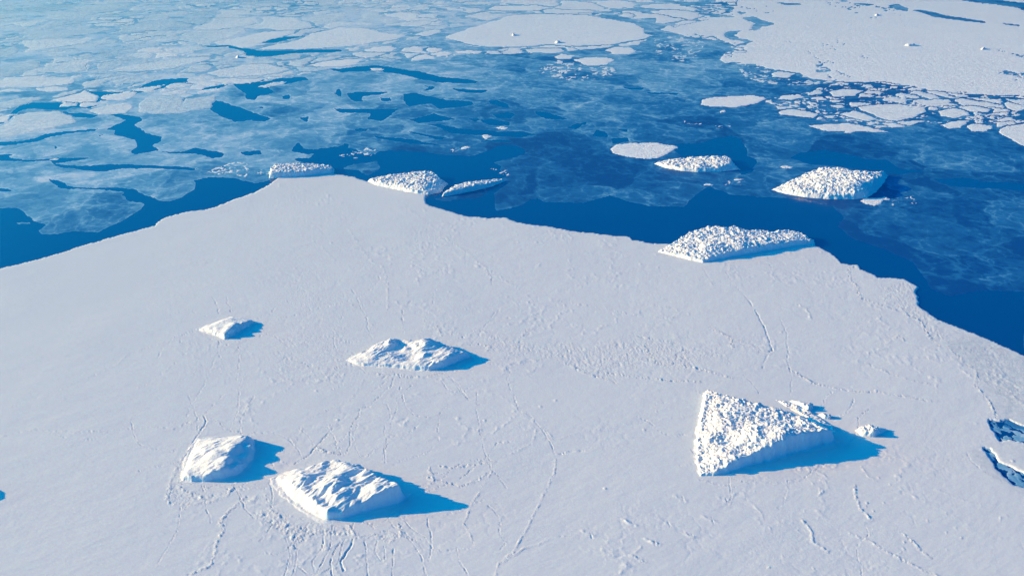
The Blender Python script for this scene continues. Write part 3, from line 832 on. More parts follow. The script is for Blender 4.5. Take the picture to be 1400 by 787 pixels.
f1b, f2b, idb = worley(wx / 110, wy / 150, 223)
edge_a = (f2a - f1a) * 190 * 0.9
edge_b = (f2b - f1b) * 60 * 0.9
gapn = fbm(X / 420, Y / 700, 3, 231)
gap_a = 3 + 60 * np.clip(gapn + 0.02, 0, 1) + S * 1.3
gap_b = 3 + 24 * np.clip(gapn + 0.05, 0, 1) + S * 0.6
edge_a = edge_a - gap_a
broken = smooth(0.0, 0.25, fbm(X / 700 + 5, Y / 900, 3, 235) + 0.35 * smooth(40, 100, PY) + 0.02)
edge_b = np.where(broken > 0.5, edge_b - gap_b, 1e3)
W = np.minimum(sp, np.minimum(edge_a, edge_b))
W = np.where(rightpack > 0, np.minimum(sp, np.maximum(W, 60 - 160 * (fbm(X / 500, Y / 500, 2, 237) > 0.9))), W)
tone = 0.52 + 0.20 * smooth(250, 800, PX) + 0.2 * smooth(900, 1100, PX) + 0.34 * (ida - 0.5) * leftness + 0.22 * (idb - 0.5) * broken * (0.3 + 0.7 * leftness)
FID = np.where(rightpack > 0, 1, np.where((edge_b < 900), 10000 + (idb * 9e6).astype(np.int64), 10000 + 10000000 + (ida * 9e6).astype(np.int64)))
tone = tone + 0.08 * gapn + 0.14 * fbm(X / 240, Y / 520, 4, 233) * leftness
for k, (tl, P) in enumerate(leads[:10] + leads[10:12] + faint_leads):
    W = np.minimum(W, -fw.sdf(tp(tl, P), 12))
W = np.minimum(W, -fw.sdf(channel, 20))

fa_, fb_, idk = worley(wx / 70, wy / 95, 239)
ek = (fb_ - fa_) * 40 - (2 + 22 * np.clip(fbm(X / 150, Y / 200, 3, 238) + 0.2 * smooth(200, 0, sp), 0, 1))
edgezone = (rightpack > 0) & (sp < 60 + 200 * fbm(X / 300, Y / 300, 3, 236))
W = np.where(edgezone, np.minimum(W, ek), W)
nl = np.abs(fbm(X / 620, Y / 1300, 6, 234, 0.58))
W = np.where(rightpack > 0, np.minimum(W, (nl - 0.011 * smooth(-0.05, 0.35, fbm(X / 900 + 2, Y / 1500, 2, 232))) * 2500), W)
FID = np.where(edgezone, 70000000 + (idk * 9e6).astype(np.int64), FID)

# 2. band of broken floes along the right-hand pack
band = fw.sdf(tp(3, [(340, 405), (520, 378), (640, 338), (1000, 365), (1200, 385), (1400, 400), (1700, 430), (1700, 580), (1500, 560), (1300, 542), (1280, 505), (1100, 525), (1000, 503), (900, 522), (800, 527), (700, 503), (560, 492), (420, 475), (380, 440), (330, 428)]), 30)
f1c, f2c, idc = worley(wx / 84, wy / 100, 241, 1.0)
h1c, h2c, idh = worley(wx / 36, wy / 44, 242, 1.0)
finer = fbm(X / 210, Y / 260, 3, 244) + 0.5 * (idc - 0.5) > 0.02
idc = np.where(finer, (idh * 0.499 + 0.5), idc * 0.5)
ec = np.where(finer, np.minimum((h2c - h1c) * 18, (f2c - f1c) * 42), (f2c - f1c) * 42) - (2.0 + 10 * np.clip(fbm(X / 160, Y / 200, 3, 243) + 0.12, 0, 1))
wb = np.minimum(band, ec)
wb = np.where((idc > 0.5) & (idc < 0.55 + 0.2 * (fbm(X / 120, Y / 120, 2, 247) > 0.25)), -20, wb)
W = np.where(band > -25, np.maximum(np.where(sp > 12, W, -1e3), wb), W)
FID = np.where((band > -25) & (W == wb), 30000000 + (idc * 9e6).astype(np.int64), FID)
tone = np.where((band > 0) & (sp < 8), 0.80 + 0.25 * ((idc * 7.3) % 1 - 0.5), tone)

# 3. second broken band on the left, between the pack and the thin ice
band2 = fw.sdf(tp('P', [(-600, 150), (0, 128), (60, 122), (130, 118), (200, 106), (280, 98), (340, 88), (420, 78), (470, 76), (560, 66), (600, 68), (560, 78), (480, 92), (400, 104), (330, 118), (260, 132), (180, 148), (100, 150), (0, 168), (-600, 190)]), 30)
eb2 = (f2b - f1b) * 55 - (3 + S * .3 + 10 * np.clip(gapn + 0.2, 0, 1))
wl = np.minimum(band2, eb2)
wl = np.where(idb < 0.2, -20, wl)
W = np.where((band2 > -25) & (sp < 15), np.maximum(W, wl), W)
FID = np.where((band2 > -25) & (sp < 15) & (W == wl), 10000 + (idb * 9e6).astype(np.int64), FID)
tone = np.where((band2 > 0) & (sp < 10), 0.58 + 0.3 * (idb - 0.5), tone)

# 4. brash patches
for tl, P, cellm, tn, fill in brash:
    q = fw.sdf(tp(tl, P), 10)
    fa, fb, fi = worley(wx / cellm, wy / (cellm * 1.3), 251)
    e = np.minimum(q + 0.3 * cellm, (fb - fa) * cellm * 0.5 - cellm * 0.06)
    e = np.where(fi > fill + 0.2 * fbm(X / 80, Y / 80, 2, 253), -20, e)
    m = (q > -cellm) & (e > W)
    W = np.where(m, e, W); tone = np.where(m, tn + 0.2 * (fi - 0.5), tone)
    FID = np.where(m, 50000000 + (fi * 9e6).astype(np.int64), FID)

# 5. traced single floes; a little open water is kept round each
RS = np.abs(np.gradient(Y, axis=0))
for fk, (tl, tn, P) in enumerate(floes):
    P = tp(tl, P)
    q = fw.sdf(P, 8)
    near = (q > -np.maximum(2.0 * S + 3, 0.75 * RS)) & (q < 0)
    W = np.where(near, np.minimum(W, q + 0.0), W)
    m = q > 0
    W = np.where(m, q, W); tone = np.where(m, tn, tone); FID = np.where(q > -2 * S, 100 + fk, FID)
W = W + 2.2 * S * jag * (W < 6 * S) * smooth(20, 90, PY)
# nothing floats inside the fast ice
coast_sd = seg_dist(X, Y, to_ground(coast), True)
W = np.where(coast_sd > -4 * S, -50, W)


def components(mask, idm=None):
    """label 4-connected regions by repeated minimum spreading along rows and columns"""
    ny, nx = mask.shape
    parent = {}
    runs = []
    prev = []
    par = []

    def find(i):
        while par[i] != i:
            par[i] = par[par[i]]; i = par[i]
        return i
    for r in range(ny):
        row = np.where(mask[r], (idm[r] if idm is not None else 0) + 1, 0)
        ch = np.nonzero(np.diff(row) != 0)[0] + 1
        bd = np.concatenate([[0], ch, [nx]])
        st, en = bd[:-1], bd[1:]
        on = row[st] > 0
        st, en = st[on], en[on]; rid = row[st]
        cur = []
        j = 0
        for a, b, q in zip(st.tolist(), en.tolist(), rid.tolist()):
            i = len(par); par.append(i)
            cur.append((a, b, i, q)); runs.append((r, a, b, i))
            while j < len(prev) and prev[j][1] <= a: j += 1
            k = j
            while k < len(prev) and prev[k][0] < b:
                if prev[k][3] == q:
                    ra, rb = find(prev[k][2]), find(i)
                    if ra != rb: par[max(ra, rb)] = min(ra, rb)
                k += 1
        prev = cur
    lab = np.full(mask.shape, -1, np.int32)
    for r, a, b, i in runs:
        lab[r, a:b] = find(i)
    return lab


labW = components(W > 0, FID)
spx = S * 1.3
Zw = np.clip(W / spx * 0.6, -0.8, 0.8)
Zw = Zw + 0.10 * fbm(X / 30, Y / 30, 2, 261) * (W > 2 * spx)
Zw = np.where(W > 0, np.maximum(Zw, 0.29), Zw)
ids, counts = np.unique(labW[labW >= 0], return_counts=True)
inview = (PX > 0) & (PX < 1400) & (PY > 0)
vis = {}
u, c = np.unique(labW[(labW >= 0) & inview], return_counts=True)
vis = dict(zip(u.tolist(), c.tolist()))
order = sorted(vis, key=lambda i: -vis[i])
MINCELLS = 14
keep = [i for i in order if vis[i] >= MINCELLS][:300]
keepset = set(keep)
print("floes", len(ids), "kept", len(keep))


def cells_of(lab, mask_fn):
    a, b, c_, d = lab[:-1, :-1], lab[:-1, 1:], lab[1:, 1:], lab[1:, :-1]
    return np.maximum(np.maximum(a, b), np.maximum(c_, d))


owner = cells_of(labW, None)                      # each cell goes to one floe
order_cells = np.argsort(owner.ravel(), kind='stable')
so = owner.ravel()[order_cells]
allV = np.stack([X.ravel(), Y.ravel(), Zw.ravel()], 1)
labflat = labW.ravel()
toneflat = tone.ravel()
ncx = owner.shape[1]


def floe_mesh(name, comp_ids, tone_uniform=False):
    cells = []
    for i in comp_ids:
        a, b = np.searchsorted(so, [i, i + 1])
        cells.append(order_cells[a:b])
    cells = np.concatenate(cells)
    r, c2 = cells // ncx, cells % ncx
    i = r * fw.nx + c2
    F = np.stack([i, i + 1, i + fw.nx + 1, i + fw.nx], 1)
    F = F[:, ::-1]
    V, F2, A = compact(allV, F, {"tone": toneflat, "lab": labflat})
    if len(comp_ids) == 1:
        V = V.copy(); V[:, 2] = np.where((A["lab"] != comp_ids[0]) & (V[:, 2] > 0), -0.5, V[:, 2])
    A.pop("lab")
    if tone_uniform:
        A["tone"] = np.full(len(V), float(np.median(A["tone"])))
    ox, oy = V[:, 0].mean(), V[:, 1].mean()
    V = V - np.array([ox, oy, 0])
    me = mesh_from(name, V, F2, M_FLOE, A)
    return me, (ox, oy)


anchors = [
    (880, 205, "the round white floe in open water"), (1002, 139, "the bright floe off the pack"),
    (1130, 178, "the pointed white floe at the band edge"), (580, 250, "the wedge iceberg at the tip"),
    (412, 232, "the iceberg at the left tip"), (750, 45, "the great round far floe"), (420, 52, "the long grey far floe"),
    (105, 130, "the white floe at left"), (200, 190, "the wide blue lead"), (1240, 150, "the broken floe band"),
    (960, 40, "the blue channel"), (330, 150, "the left dark lead"), (1134, 250, "the iceberg in open water"),
    (20, 160, "the left edge lead"), (1380, 190, "the right-hand floe"), (1010, 45, "the winding lead in the pack"), (640, 105, "the long dark lead"), (955, 225, "the small iceberg in open water"),
    (1320, 20, "the far right lead"), (300, 90, "the grey far pack"), (150, 60, "the far left pack"),
]


def place_words(cx, cy):
    best = min(anchors, key=lambda a: (a[0] - cx) ** 2 + (3.0 * (a[1] - cy)) ** 2)
    dx, dy = cx - best[0], (cy - best[1]) * 3
    if abs(dx) > abs(dy): d = "right of" if dx > 0 else "left of"
    else: d = "in front of" if dy > 0 else "behind"
    return d, best[2]


info = []
rr, cc = np.nonzero(labW >= 0)
lv = labW[rr, cc]
pxv, pyv, tv = PX[rr, cc], PY[rr, cc], tone[rr, cc]
od = np.argsort(lv, kind='stable'); lv = lv[od]; pxv = pxv[od]; pyv = pyv[od]; tv = tv[od]
for i in keep:
    a, b = np.searchsorted(lv, [i, i + 1])
    x_, y_, t_ = pxv[a:b], pyv[a:b], tv[a:b]
    iv = (x_ > 0) & (x_ < 1400) & (y_ > 0)
    cx, cy = x_[iv].mean(), y_[iv].mean()
    ww = np.ptp(x_[iv]); tm = np.median(t_); hh = np.ptp(y_[iv])
    n_ = iv.sum()
    size = "tiny" if n_ < 30 else "small" if n_ < 90 else "middling" if n_ < 350 else "large" if n_ < 2500 else "vast"
    shade = "blue-grey" if tm < .42 else "pale grey" if tm < .6 else "off-white" if tm < .8 else "bright white"
    shape = "sliver" if ww > 9 * hh else "elongated floe" if ww > 5 * hh else "floe"
    d, an = place_words(cx, cy)
    info.append(dict(i=i, cx=cx, cy=cy, key=(size, shade, shape, d, an)))
special = {}
ordn = ["", "second", "third", "fourth", "fifth", "sixth", "seventh", "eighth", "ninth", "tenth", "eleventh", "twelfth"]
by = {}
for f_ in info:
    by.setdefault(f_["key"], []).append(f_)
for key, L in by.items():
    L.sort(key=lambda f_: f_["cx"])
    size, shade, shape, d, an = key
    for j, f_ in enumerate(L):
        f_["group"] = "ice floes drifting beyond the fast ice"
        if len(L) == 1: lead_ = ""
        elif j == 0: lead_ = "leftmost "
        elif j == len(L) - 1: lead_ = "rightmost "
        elif j < len(ordn): lead_ = ordn[j] + " from left "
        else: lead_ = "further "
        f_["label"] = f"{lead_}{size} {shade} {shape} {d} {an}"
rest_ids = [i for i in ids.tolist() if i not in keepset]
for f_ in info:
    me, (ox, oy) = floe_mesh("ice_floe", [f_["i"]])
    big = vis[f_["i"]] > 9000
    o = link("ice_floe", me, f_["label"], "ice floe", f_["group"])
    o.location = (ox, oy, 0)
if rest_ids:
    me, (ox, oy) = floe_mesh("brash_ice", rest_ids)
    o = link("brash_ice", me, "scattered small white pieces of broken ice between the floes", "brash ice", kind='stuff')
    o.location = (ox, oy, 0)
Wsave = (W, fw.xs.copy(), fw.ys.copy())

# ------------------------------------------------------------------ thin new ice
ft = Field(nonuniform(-20, 1420, 1.7, -1500, 2900, 1.12), nonuniform(-20, 680, 1.45, -90, 860, 1.12))
ft.warp(2.6, 110.0, 301)
X, Y, S, PX, PY = ft.X, ft.Y, ft.S, ft.PX, ft.PY
Tn = np.full(X.shape, 60.0, np.float32)
for tl, P in leads:
    Tn = np.minimum(Tn, -ft.sdf(tp(tl, P), 14))
for tl, P in ():
    Tn = np.minimum(Tn, -ft.sdf(tp(tl, P), 14))
# natural small openings in the left and middle fields
nz = fbm(X / 210, Y / 520, 5, 311, 0.6)
zone = smooth(60, 95, PY) * smooth(215, 150, PY) * smooth(950, 560, PX)
Tn = np.minimum(Tn, (0.74 - nz * (0.55 + 0.75 * zone)) * 90)
nr = 1 + np.abs(fbm(X / 300 + 4, Y / 420, 5, 317, 0.55))
zr = smooth(100, 130, PY) * smooth(700, 420, PX)
Tn = np.minimum(Tn, (nr - 0.006 * zr + (1 - zr) * 0.3) * 300)
Tn = Tn + 2.0 * S * fbm(X / (S * 7), Y / (S * 22), 4, 321, 0.65)
# patches of frazil that lie in the open water
for tl, P in ((4, [(70, 108 + 200), (130, 309), (130, 314), (80, 316)]),
              (2, [(0, 690), (40, 675), (150, 660), (155, 690), (110, 720), (60, 700)]),
              (5, [(640, 215), (700, 175), (760, 160), (830, 185), (800, 215), (700, 225)]), (5, [(370, 215), (480, 205), (600, 190), (560, 215), (420, 225)]),
              (3, [(310, 655), (420, 650), (520, 680), (500, 700), (400, 730), (420, 750), (340, 770), (300, 740), (330, 710), (290, 700)]),
              (6, [(-60, 100), (60, 105), (180, 100), (230, 120), (150, 160), (60, 165), (0, 130)]), (6, [(270, 190), (350, 185), (370, 205), (300, 210)]),
              (6, [(360, 185), (450, 205), (640, 222), (750, 216), (840, 240), (760, 262), (660, 240), (600, 238), (500, 218)]),
              (6, [(640, 310), (760, 330), (830, 350), (820, 380), (700, 360)])):
    Tn = np.maximum(Tn, ft.sdf(tp(tl, P), 14) + 1.2 * S * fbm(X / (S * 5), Y / (S * 14), 4, 331))
csd = seg_dist(X, Y, to_ground(coast), True)
Tn = np.where(csd > 6 * S + 10, -50, Tn)
ha = np.maximum(ft.sdf(hole_a, 10), ft.sdf(hole_b, 10))
Tn = np.maximum(Tn, np.minimum(ha + 6, 40 * (fbm(X / 9, Y / 12, 4, 335) + 0.08)))
tp_pts = [(-300, 200, .62), (60, 175, .60), (100, 215, .60), (200, 225, .52), (60, 250, .60), (40, 285, .50), (130, 300, .44), (220, 250, .46), (300, 170, .52), (420, 150, .46), (420, 205, .36), (330, 230, .40),
          (520, 110, .50), (560, 150, .40), (520, 190, .32), (620, 85, .62), (680, 100, .48), (720, 110, .38), (700, 150, .32), (640, 190, .20), (760, 130, .32), (760, 200, .10), (800, 110, .36), (880, 110, .36), (980, 90, .44), (970, 120, .34),
          (900, 150, .26), (860, 235, .10), (760, 255, .06), (1000, 160, .16), (1000, 185, .12), (1060, 185, .18), (1130, 200, .14), (1250, 195, .14), (1060, 245, .24), (960, 250, .16), (1250, 230, .10), (1340, 240, .12), (1230, 290, .05), (1330, 290, .08), (1180, 310, .0),
          (1360, 340, .02), (1360, 400, -.02), (1330, 370, .08), (1260, 280, .16), (1050, 40, .50), (900, 30, .5), (300, 40, .82), (500, 30, .8), (0, 10, .92), (0,-40,.95), (600, -40, .9), (650, 20, .75), (850, -20, .8), (0, 60, .86), (0, 110, .74), (300, 80, .72), (1500, 250, .1), (1380, 590, .42), (620, 260, .05), (560, 215, .1), (2000, 300, .1), (-800, 250, .5)]
tt = idw(PX, PY * 1.6, [(a, b * 1.6, c) for a, b, c in tp_pts], 3.5)
tt = tt + 0.10 * fbm(X / 190, Y / 330, 4, 341)
# floe-by-floe differences of thickness
q1, q2, qid = worley((X + 120 * fbm(X / 400, Y / 500, 4, 351)) / 340, (Y + 160 * fbm(X / 400 + 8, Y / 500, 4, 353)) / 560, 355)
tt = tt + (0.26 * (qid - 0.5) + 0.12 * smooth(0.06, 0.0, q2 - q1)) * smooth(-0.05, 0.35, tt)
tt = tt + 0.14 * smooth(3.0 * S, 0, Tn) * smooth(0.05, 0.3, tt)      # rafted rims are thicker
# under the middle of thick floes nothing is needed
spx = S * 1.5
Zt = np.clip(Tn / spx * 0.12, -0.22, 0.22)
TID = np.where(PX < 520 + 60 * fbm(X / 200, Y / 200, 3, 361), (qid * 9e6).astype(np.int64) + 10, 1)
labT = components(Tn > 0, TID)
pos_ = labT >= 0
ownT = np.maximum(np.maximum(labT[:-1, :-1], labT[:-1, 1:]), np.maximum(labT[1:, 1:], labT[1:, :-1]))
ut, ct = np.unique(labT[pos_ & (PX > 0) & (PX < 1400) & (PY > 30)], return_counts=True)
bigT = [i for i, c in sorted(zip(ut.tolist(), ct.tolist()), key=lambda q: -q[1]) if c > 60]
print("thin comps", len(ut), "big", [(int(c)) for i, c in sorted(zip(ut.tolist(), ct.tolist()), key=lambda q: -q[1]) if c > 60][:30])
VT = np.stack([X.ravel(), Y.ravel(), Zt.ravel()], 1)


def thin_mesh(name, m):
    r, c2 = np.nonzero(m)
    i = r * ft.nx + c2
    F = np.stack([i, i + ft.nx, i + ft.nx + 1, i + 1], 1)
    V, F2, A = compact(VT, F, {"tone": tt.ravel(), "lab": labT.ravel()})
    return V, F2, A


main_id = bigT[0]
islands = []
for i in bigT[1:]:
    m = labT == i
    yy, xx_ = PY[m], PX[m]
    vy = (xx_ > 0) & (xx_ < 1400) & (yy > 0)
    islands.append((i, xx_[vy].mean(), yy[vy].mean(), vy.sum(), float(np.median(tt[m]))))
isl = {q[0] for q in islands}
mm = (ownT >= 0) & ~np.isin(ownT, list(isl))
V, F2, A = thin_mesh("thin_ice", mm); A.pop("lab")
link("thin_ice", mesh_from("thin_ice", V, F2, M_THIN, A), kind='structure')
by = {}
for q in islands:
    i, cx, cy, n_, tm = q
    size = "small" if n_ < 200 else "middling" if n_ < 1200 else "large" if n_ < 5000 else "vast"
    shade = "dark blue" if tm < .25 else "mid blue" if tm < .42 else "grey-blue"
    d, an = place_words(cx, cy)
    by.setdefault((size, shade, d, an), []).append(q)
for (size, shade, d, an), L in by.items():
    L.sort(key=lambda q: q[1])
    for j, q in enumerate(L):
        lead_ = "" if len(L) == 1 else "leftmost " if j == 0 else "rightmost " if j == len(L) - 1 else (ordn[j] + " from left " if j < len(ordn) else "further ")
        V, F2, A = thin_mesh("thin_ice_floe", ownT == q[0])
        A.pop("lab")
        ox, oy = V[:, 0].mean(), V[:, 1].mean()
        o = link("thin_ice_floe", mesh_from("thin_ice_floe", V - np.array([ox, oy, 0]), F2, M_THIN, A), f"{lead_}{size} {shade} sheet of thin ice {d} {an}", "thin ice", "thin new ice floes")
        o.location = (ox, oy, 0)
del ft, fw

# pack ice that goes on to the horizon beyond what is cut into floes
o = big_sheet("far_pack_ice", -70000, 70000, 17500, 90000, 0.6, M_FLOE, 12)
at = o.data.attributes.new("tone", 'FLOAT', 'POINT')
at.data.foreach_set("value", np.full(len(o.data.vertices), 0.5, np.float32))


# ------------------------------------------------------------------ icebergs
def berg(name, label, tile, rim, inner, step, style='rubble', lump=1.0, seed=1, group=None, cat="iceberg", base=1.1, wear=1.0, grooves=0.0, blocks=0):
    """rim: (x, y, zproj, height, wall width); inner: (x, y, height); read off the photo, put where they stand"""
    ox, oy, s = T[tile]
    R = []
    for x, y, zp, h, ww in rim:
        gx, gy = ground(ox + x * s, oy + y * s, zp)
        R.append((float(gx), float(gy), h, ww))
    I = []
    for x, y, h in inner:
        gx, gy = ground(ox + x * s, oy + y * s, h)
        I.append((float(gx), float(gy), h))
    # resample the outline
    D = []
    for k in range(len(R)):
        a, b = R[k], R[(k + 1) % len(R)]
        L = math.hypot(b[0] - a[0], b[1] - a[1])
        m = max(1, int(L / 8))
        for j in range(m):
            t = j / m
            D.append(tuple(a[q] * (1 - t) + b[q] * t for q in range(4)))
    D = np.array(D)
    x0, x1 = D[:, 0].min() - 11, D[:, 0].max() + 11
    y0, y1 = D[:, 1].min() - 11, D[:, 1].max() + 11
    gx = np.arange(x0, x1, step); gy = np.arange(y0, y1, step)
    Xb, Yb = np.meshgrid(gx, gy)
    Xb = Xb.astype(np.float32); Yb = Yb.astype(np.float32)
    sc = step / 0.8
    wxb = Xb + 1.6 * sc * fbm(Xb / (9 * sc), Yb / (9 * sc), 3, seed) * wear
    wyb = Yb + 1.6 * sc * fbm(Xb / (9 * sc) + 5, Yb / (9 * sc), 3, seed + 3) * wear
    d = seg_dist(wxb, wyb, [(p[0], p[1]) for p in R], True)
    num = 0; den = 0; wn = 0; wd = 0
    for p in D:
        q = (Xb - p[0]) ** 2 + (Yb - p[1]) ** 2 + 4.0
        k = 1 / q ** 1.6
        num = num + k * p[2]; den = den + k
        k2 = 1 / q ** 2
        wn = wn + k2 * p[3]; wd = wd + k2
    ring = len(D) / max(1, len(I)) * 0.35
    for x, y, h in I:
        k = ring / ((Xb - x) ** 2 + (Yb - y) ** 2 + 4.0) ** 1.6 * 4
        num = num + k * h; den = den + k
    H = num / den
    ww = wn / wd
    t = np.clip(d / ww, -1, 1)
    inside = smooth(0.5, 1.0, d / ww)
    prof = np.where(t > 0, np.clip(t, 0, 1) ** 0.8 * (1 - 0.12 * (1 - t)), t)
    top = H.copy()
    if style == 'rubble':
        a1, a2, ai = worley((Xb + 3 * lump * fbm(Xb / 9, Yb / 9, 2, seed + 12)) / (6.0 * lump), (Yb + 3 * lump * fbm(Xb / 9 + 4, Yb / 9, 2, seed + 13)) / (7.0 * lump), seed + 11)
        b1, b2, bi = worley(Xb / (2.9 * lump), Yb / (3.3 * lump), seed + 17)
        c1 = fbm(Xb / (11 * lump), Yb / (11 * lump), 3, seed + 19)
        rg = 1 - 2.6 * np.abs(fbm(Xb / (10 * lump), Yb / (12 * lump), 5, seed + 15, 0.62))
        hr = 2.2 * lump * (rg - 0.3) + 1.5 * lump * (ai - 0.5) * smooth(0, 0.35, a2 - a1) + 1.0 * lump * (bi - 0.5) * smooth(0, 0.4, b2 - b1) + 2.4 * lump * c1
        calm = 0.5 + 0.5 * smooth(-0.28, 0.12, fbm(Xb / (24 * lump), Yb / (28 * lump), 3, seed + 37))
        top = top + hr * calm * (0.25 + 0.75 * inside)
    else:
        r1 = 1 - 2.2 * np.abs(fbm(Xb / 26, Yb / 15, 4, seed + 21, 0.5))
        ang = 0.9
        U_ = Xb * cos(ang) + Yb * sin(ang); V_ = -Xb * sin(ang) + Yb * cos(ang)
        gr = 1 - 2.5 * np.abs(fbm(U_ / 30, V_ / 8.5, 3, seed + 27, 0.45))
        r3 = 1 - 2.4 * np.abs(fbm(Xb * 0.8 / 30 + Yb * 0.6 / 30, -Xb * 0.6 / 12 + Yb * 0.8 / 12, 3, seed + 25, 0.45))
        top = top + (1.2 * grooves * (r3 - 0.4) * smooth(4, 9, H) + 0.7 * (r1 - 0.35) + 1.2 * fbm(Xb / 22, Yb / 22, 2, seed + 23) + grooves * (gr - 0.4) * smooth(-0.3, 0.3, fbm(Xb / 40, Yb / 40, 2, seed + 29)) + 0.16 * fbm(Xb / 3, Yb / 3, 3, seed + 31)) * lump * (0.15 + 0.85 * inside)
    top = np.maximum(top, 1.5)
    Zb = np.where(d > 0, top * prof, t * 3)
    if group == G_FAST:      # wind-drifted snow banked against the foot
        dr = 1.15 + (0.5 + 0.9 * fbm(Xb / 12, Yb / 12, 2, seed + 61)) * np.exp(np.minimum(d, 0) / 2.0) + 0.10 * np.minimum(d, 0)
        Zb = np.where(d > 0, np.maximum(Zb, dr), dr)
    # jagged wall foot, drifted snow at the base
    Zb = Zb + 0.25 * fbm(Xb / 2.5, Yb / 2.5, 2, seed + 41) * (d > 0)
    keepm = d > (-9.0 if group == G_FAST else -2.5 * step)
    cm = keepm[:-1, :-1] | keepm[1:, :-1] | keepm[:-1, 1:] | keepm[1:, 1:]
    dx = 1.3 * sc * fbm(Yb / 11, Zb / 6, 4, seed + 51, 0.55) * (d > 0) * (d < ww * 1.2)
    dy = 1.3 * sc * fbm(Xb / 11, Zb / 6, 4, seed + 53, 0.55) * (d > 0) * (d < ww * 1.2)
    V = np.stack([(Xb + dx).ravel(), (Yb + dy).ravel(), Zb.ravel()], 1)
    F = grid_faces(cm)
    V, F, _ = compact(V, F)
    cx, cy = D[:, 0].mean(), D[:, 1].mean()
    V = V - np.array([cx, cy, 0])
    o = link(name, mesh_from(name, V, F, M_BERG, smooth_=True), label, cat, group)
    o.location = (cx, cy, 0)
    # loose blocks on the rubble top: one part, far too many to count
    if blocks:
        rs = np.random.RandomState(seed)
        ok = np.nonzero((inside > 0.6).ravel())[0]
        pick = rs.choice(ok, min(blocks, len(ok)), replace=False)
        bx = np.stack([Xb.ravel()[pick], Yb.ravel()[pick], Zb.ravel()[pick]], 1) - np.array([cx, cy, 0])
        n_ = len(pick)
        cube = np.array([[-1, -1, -1], [1, -1, -1], [1, 1, -1], [-1, 1, -1], [-1, -1, 1], [1, -1, 1], [1, 1, 1], [-1, 1, 1]], float) * 0.5
        fc = np.array([[0, 3, 2, 1], [4, 5, 6, 7], [0, 1, 5, 4], [1, 2, 6, 5], [2, 3, 7, 6], [3, 0, 4, 7]])
        sz = (0.9 + 1.9 * rs.rand(n_, 1, 1) ** 2) * lump * np.array([1, 1, 0.9]) * (0.7 + 0.6 * rs.rand(n_, 1, 3))
        v = cube[None] * sz * (0.75 + 0.5 * rs.rand(n_, 8, 3))
        q = rs.randn(n_, 4); q /= np.linalg.norm(q, axis=1, keepdims=True)
        w_, x_, y_, z_ = q.T
        Rm = np.stack([np.stack([1 - 2 * (y_ * y_ + z_ * z_), 2 * (x_ * y_ - z_ * w_), 2 * (x_ * z_ + y_ * w_)], 1),
                       np.stack([2 * (x_ * y_ + z_ * w_), 1 - 2 * (x_ * x_ + z_ * z_), 2 * (y_ * z_ - x_ * w_)], 1),
                       np.stack([2 * (x_ * z_ - y_ * w_), 2 * (y_ * z_ + x_ * w_), 1 - 2 * (x_ * x_ + y_ * y_)], 1)], 1)
        v = np.einsum('nij,nkj->nki', Rm, v) + bx[:, None, :]
        Fb = (fc[None] + 8 * np.arange(n_)[:, None, None]).reshape(-1, 4)
        link("ice_rubble", mesh_from("ice_rubble", v.reshape(-1, 3), Fb, M_BERG, smooth_=False), kind='stuff', parent=o)
    return o


G_EDGE = "icebergs caught along the edge of the fast ice"
G_FAST = "icebergs frozen into the fast ice"
G_OPEN = "icebergs in the open water"
berg("iceberg", "big triangular rubble-topped iceberg with a smooth blue side wall and long shadow", 'P',
     [(955, 654, 0, 2.5, 3), (950, 630, 0, 3, 3), (951, 600, 0, 4, 3), (956, 568, 0, 5, 3), (963, 538, 0, 7, 3), (972, 533, 7, 8, 3), (1000, 540, 9, 9, 4), (1040, 550, 10, 10, 4),
      (1080, 562, 10, 10, 4), (1115, 576, 11, 11, 4), (1143, 592, 13, 14, 4), (1147, 605, 0, 18, 3.5), (1100, 617, 0, 20, 4), (1060, 629, 0, 20, 4), (1030, 637, 0, 15, 3.5), (1000, 646, 0, 9, 3), (975, 652, 0, 4, 3)],
     [(985, 600, 9), (1000, 580, 13), (1040, 590, 21), (1070, 590, 25), (1100, 593, 25), (1030, 562, 12), (1060, 568, 12), (1085, 575, 12), (1105, 582, 15), (1128, 596, 21), (1010, 620, 13)],
     0.85, 'rubble', 1.0, 3, G_FAST, wear=1.8, blocks=100)
berg("iceberg", "broad smooth iceberg with wind-carved ridges and the longest shadow, bottom centre", 'H',
     [(460, 290, 0, 3, 8), (468, 325, 0, 3, 12), (520, 372, 0, 3, 14), (580, 418, 0, 4, 14), (640, 452, 0, 4, 10), (690, 467, 0, 3, 3.5), (760, 458, 0, 7, 3.5), (830, 438, 0, 11, 4), (900, 420, 0, 15, 4),
      (1000, 392, 0, 20, 4), (1036, 356, 0, 19, 5), (1005, 310, 18, 20, 6), (930, 272, 17, 17, 6), (850, 228, 12, 12, 5), (790, 208, 12, 12, 5), (740, 197, 12, 12, 4), (690, 208, 9, 9, 4), (600, 235, 6, 6, 5), (540, 240, 5, 5, 6), (490, 262, 4, 4, 6)],
     [(600, 290, 12), (690, 250, 8), (720, 300, 17), (800, 285, 12), (860, 280, 15), (900, 320, 19), (820, 385, 12), (950, 322, 21), (975, 312, 22), (700, 420, 10), (640, 380, 11), (560, 320, 9), (745, 345, 16), (860, 340, 16), (790, 240, 14)],
     0.8, 'smooth', 1.25, 21, G_FAST, grooves=1.2)
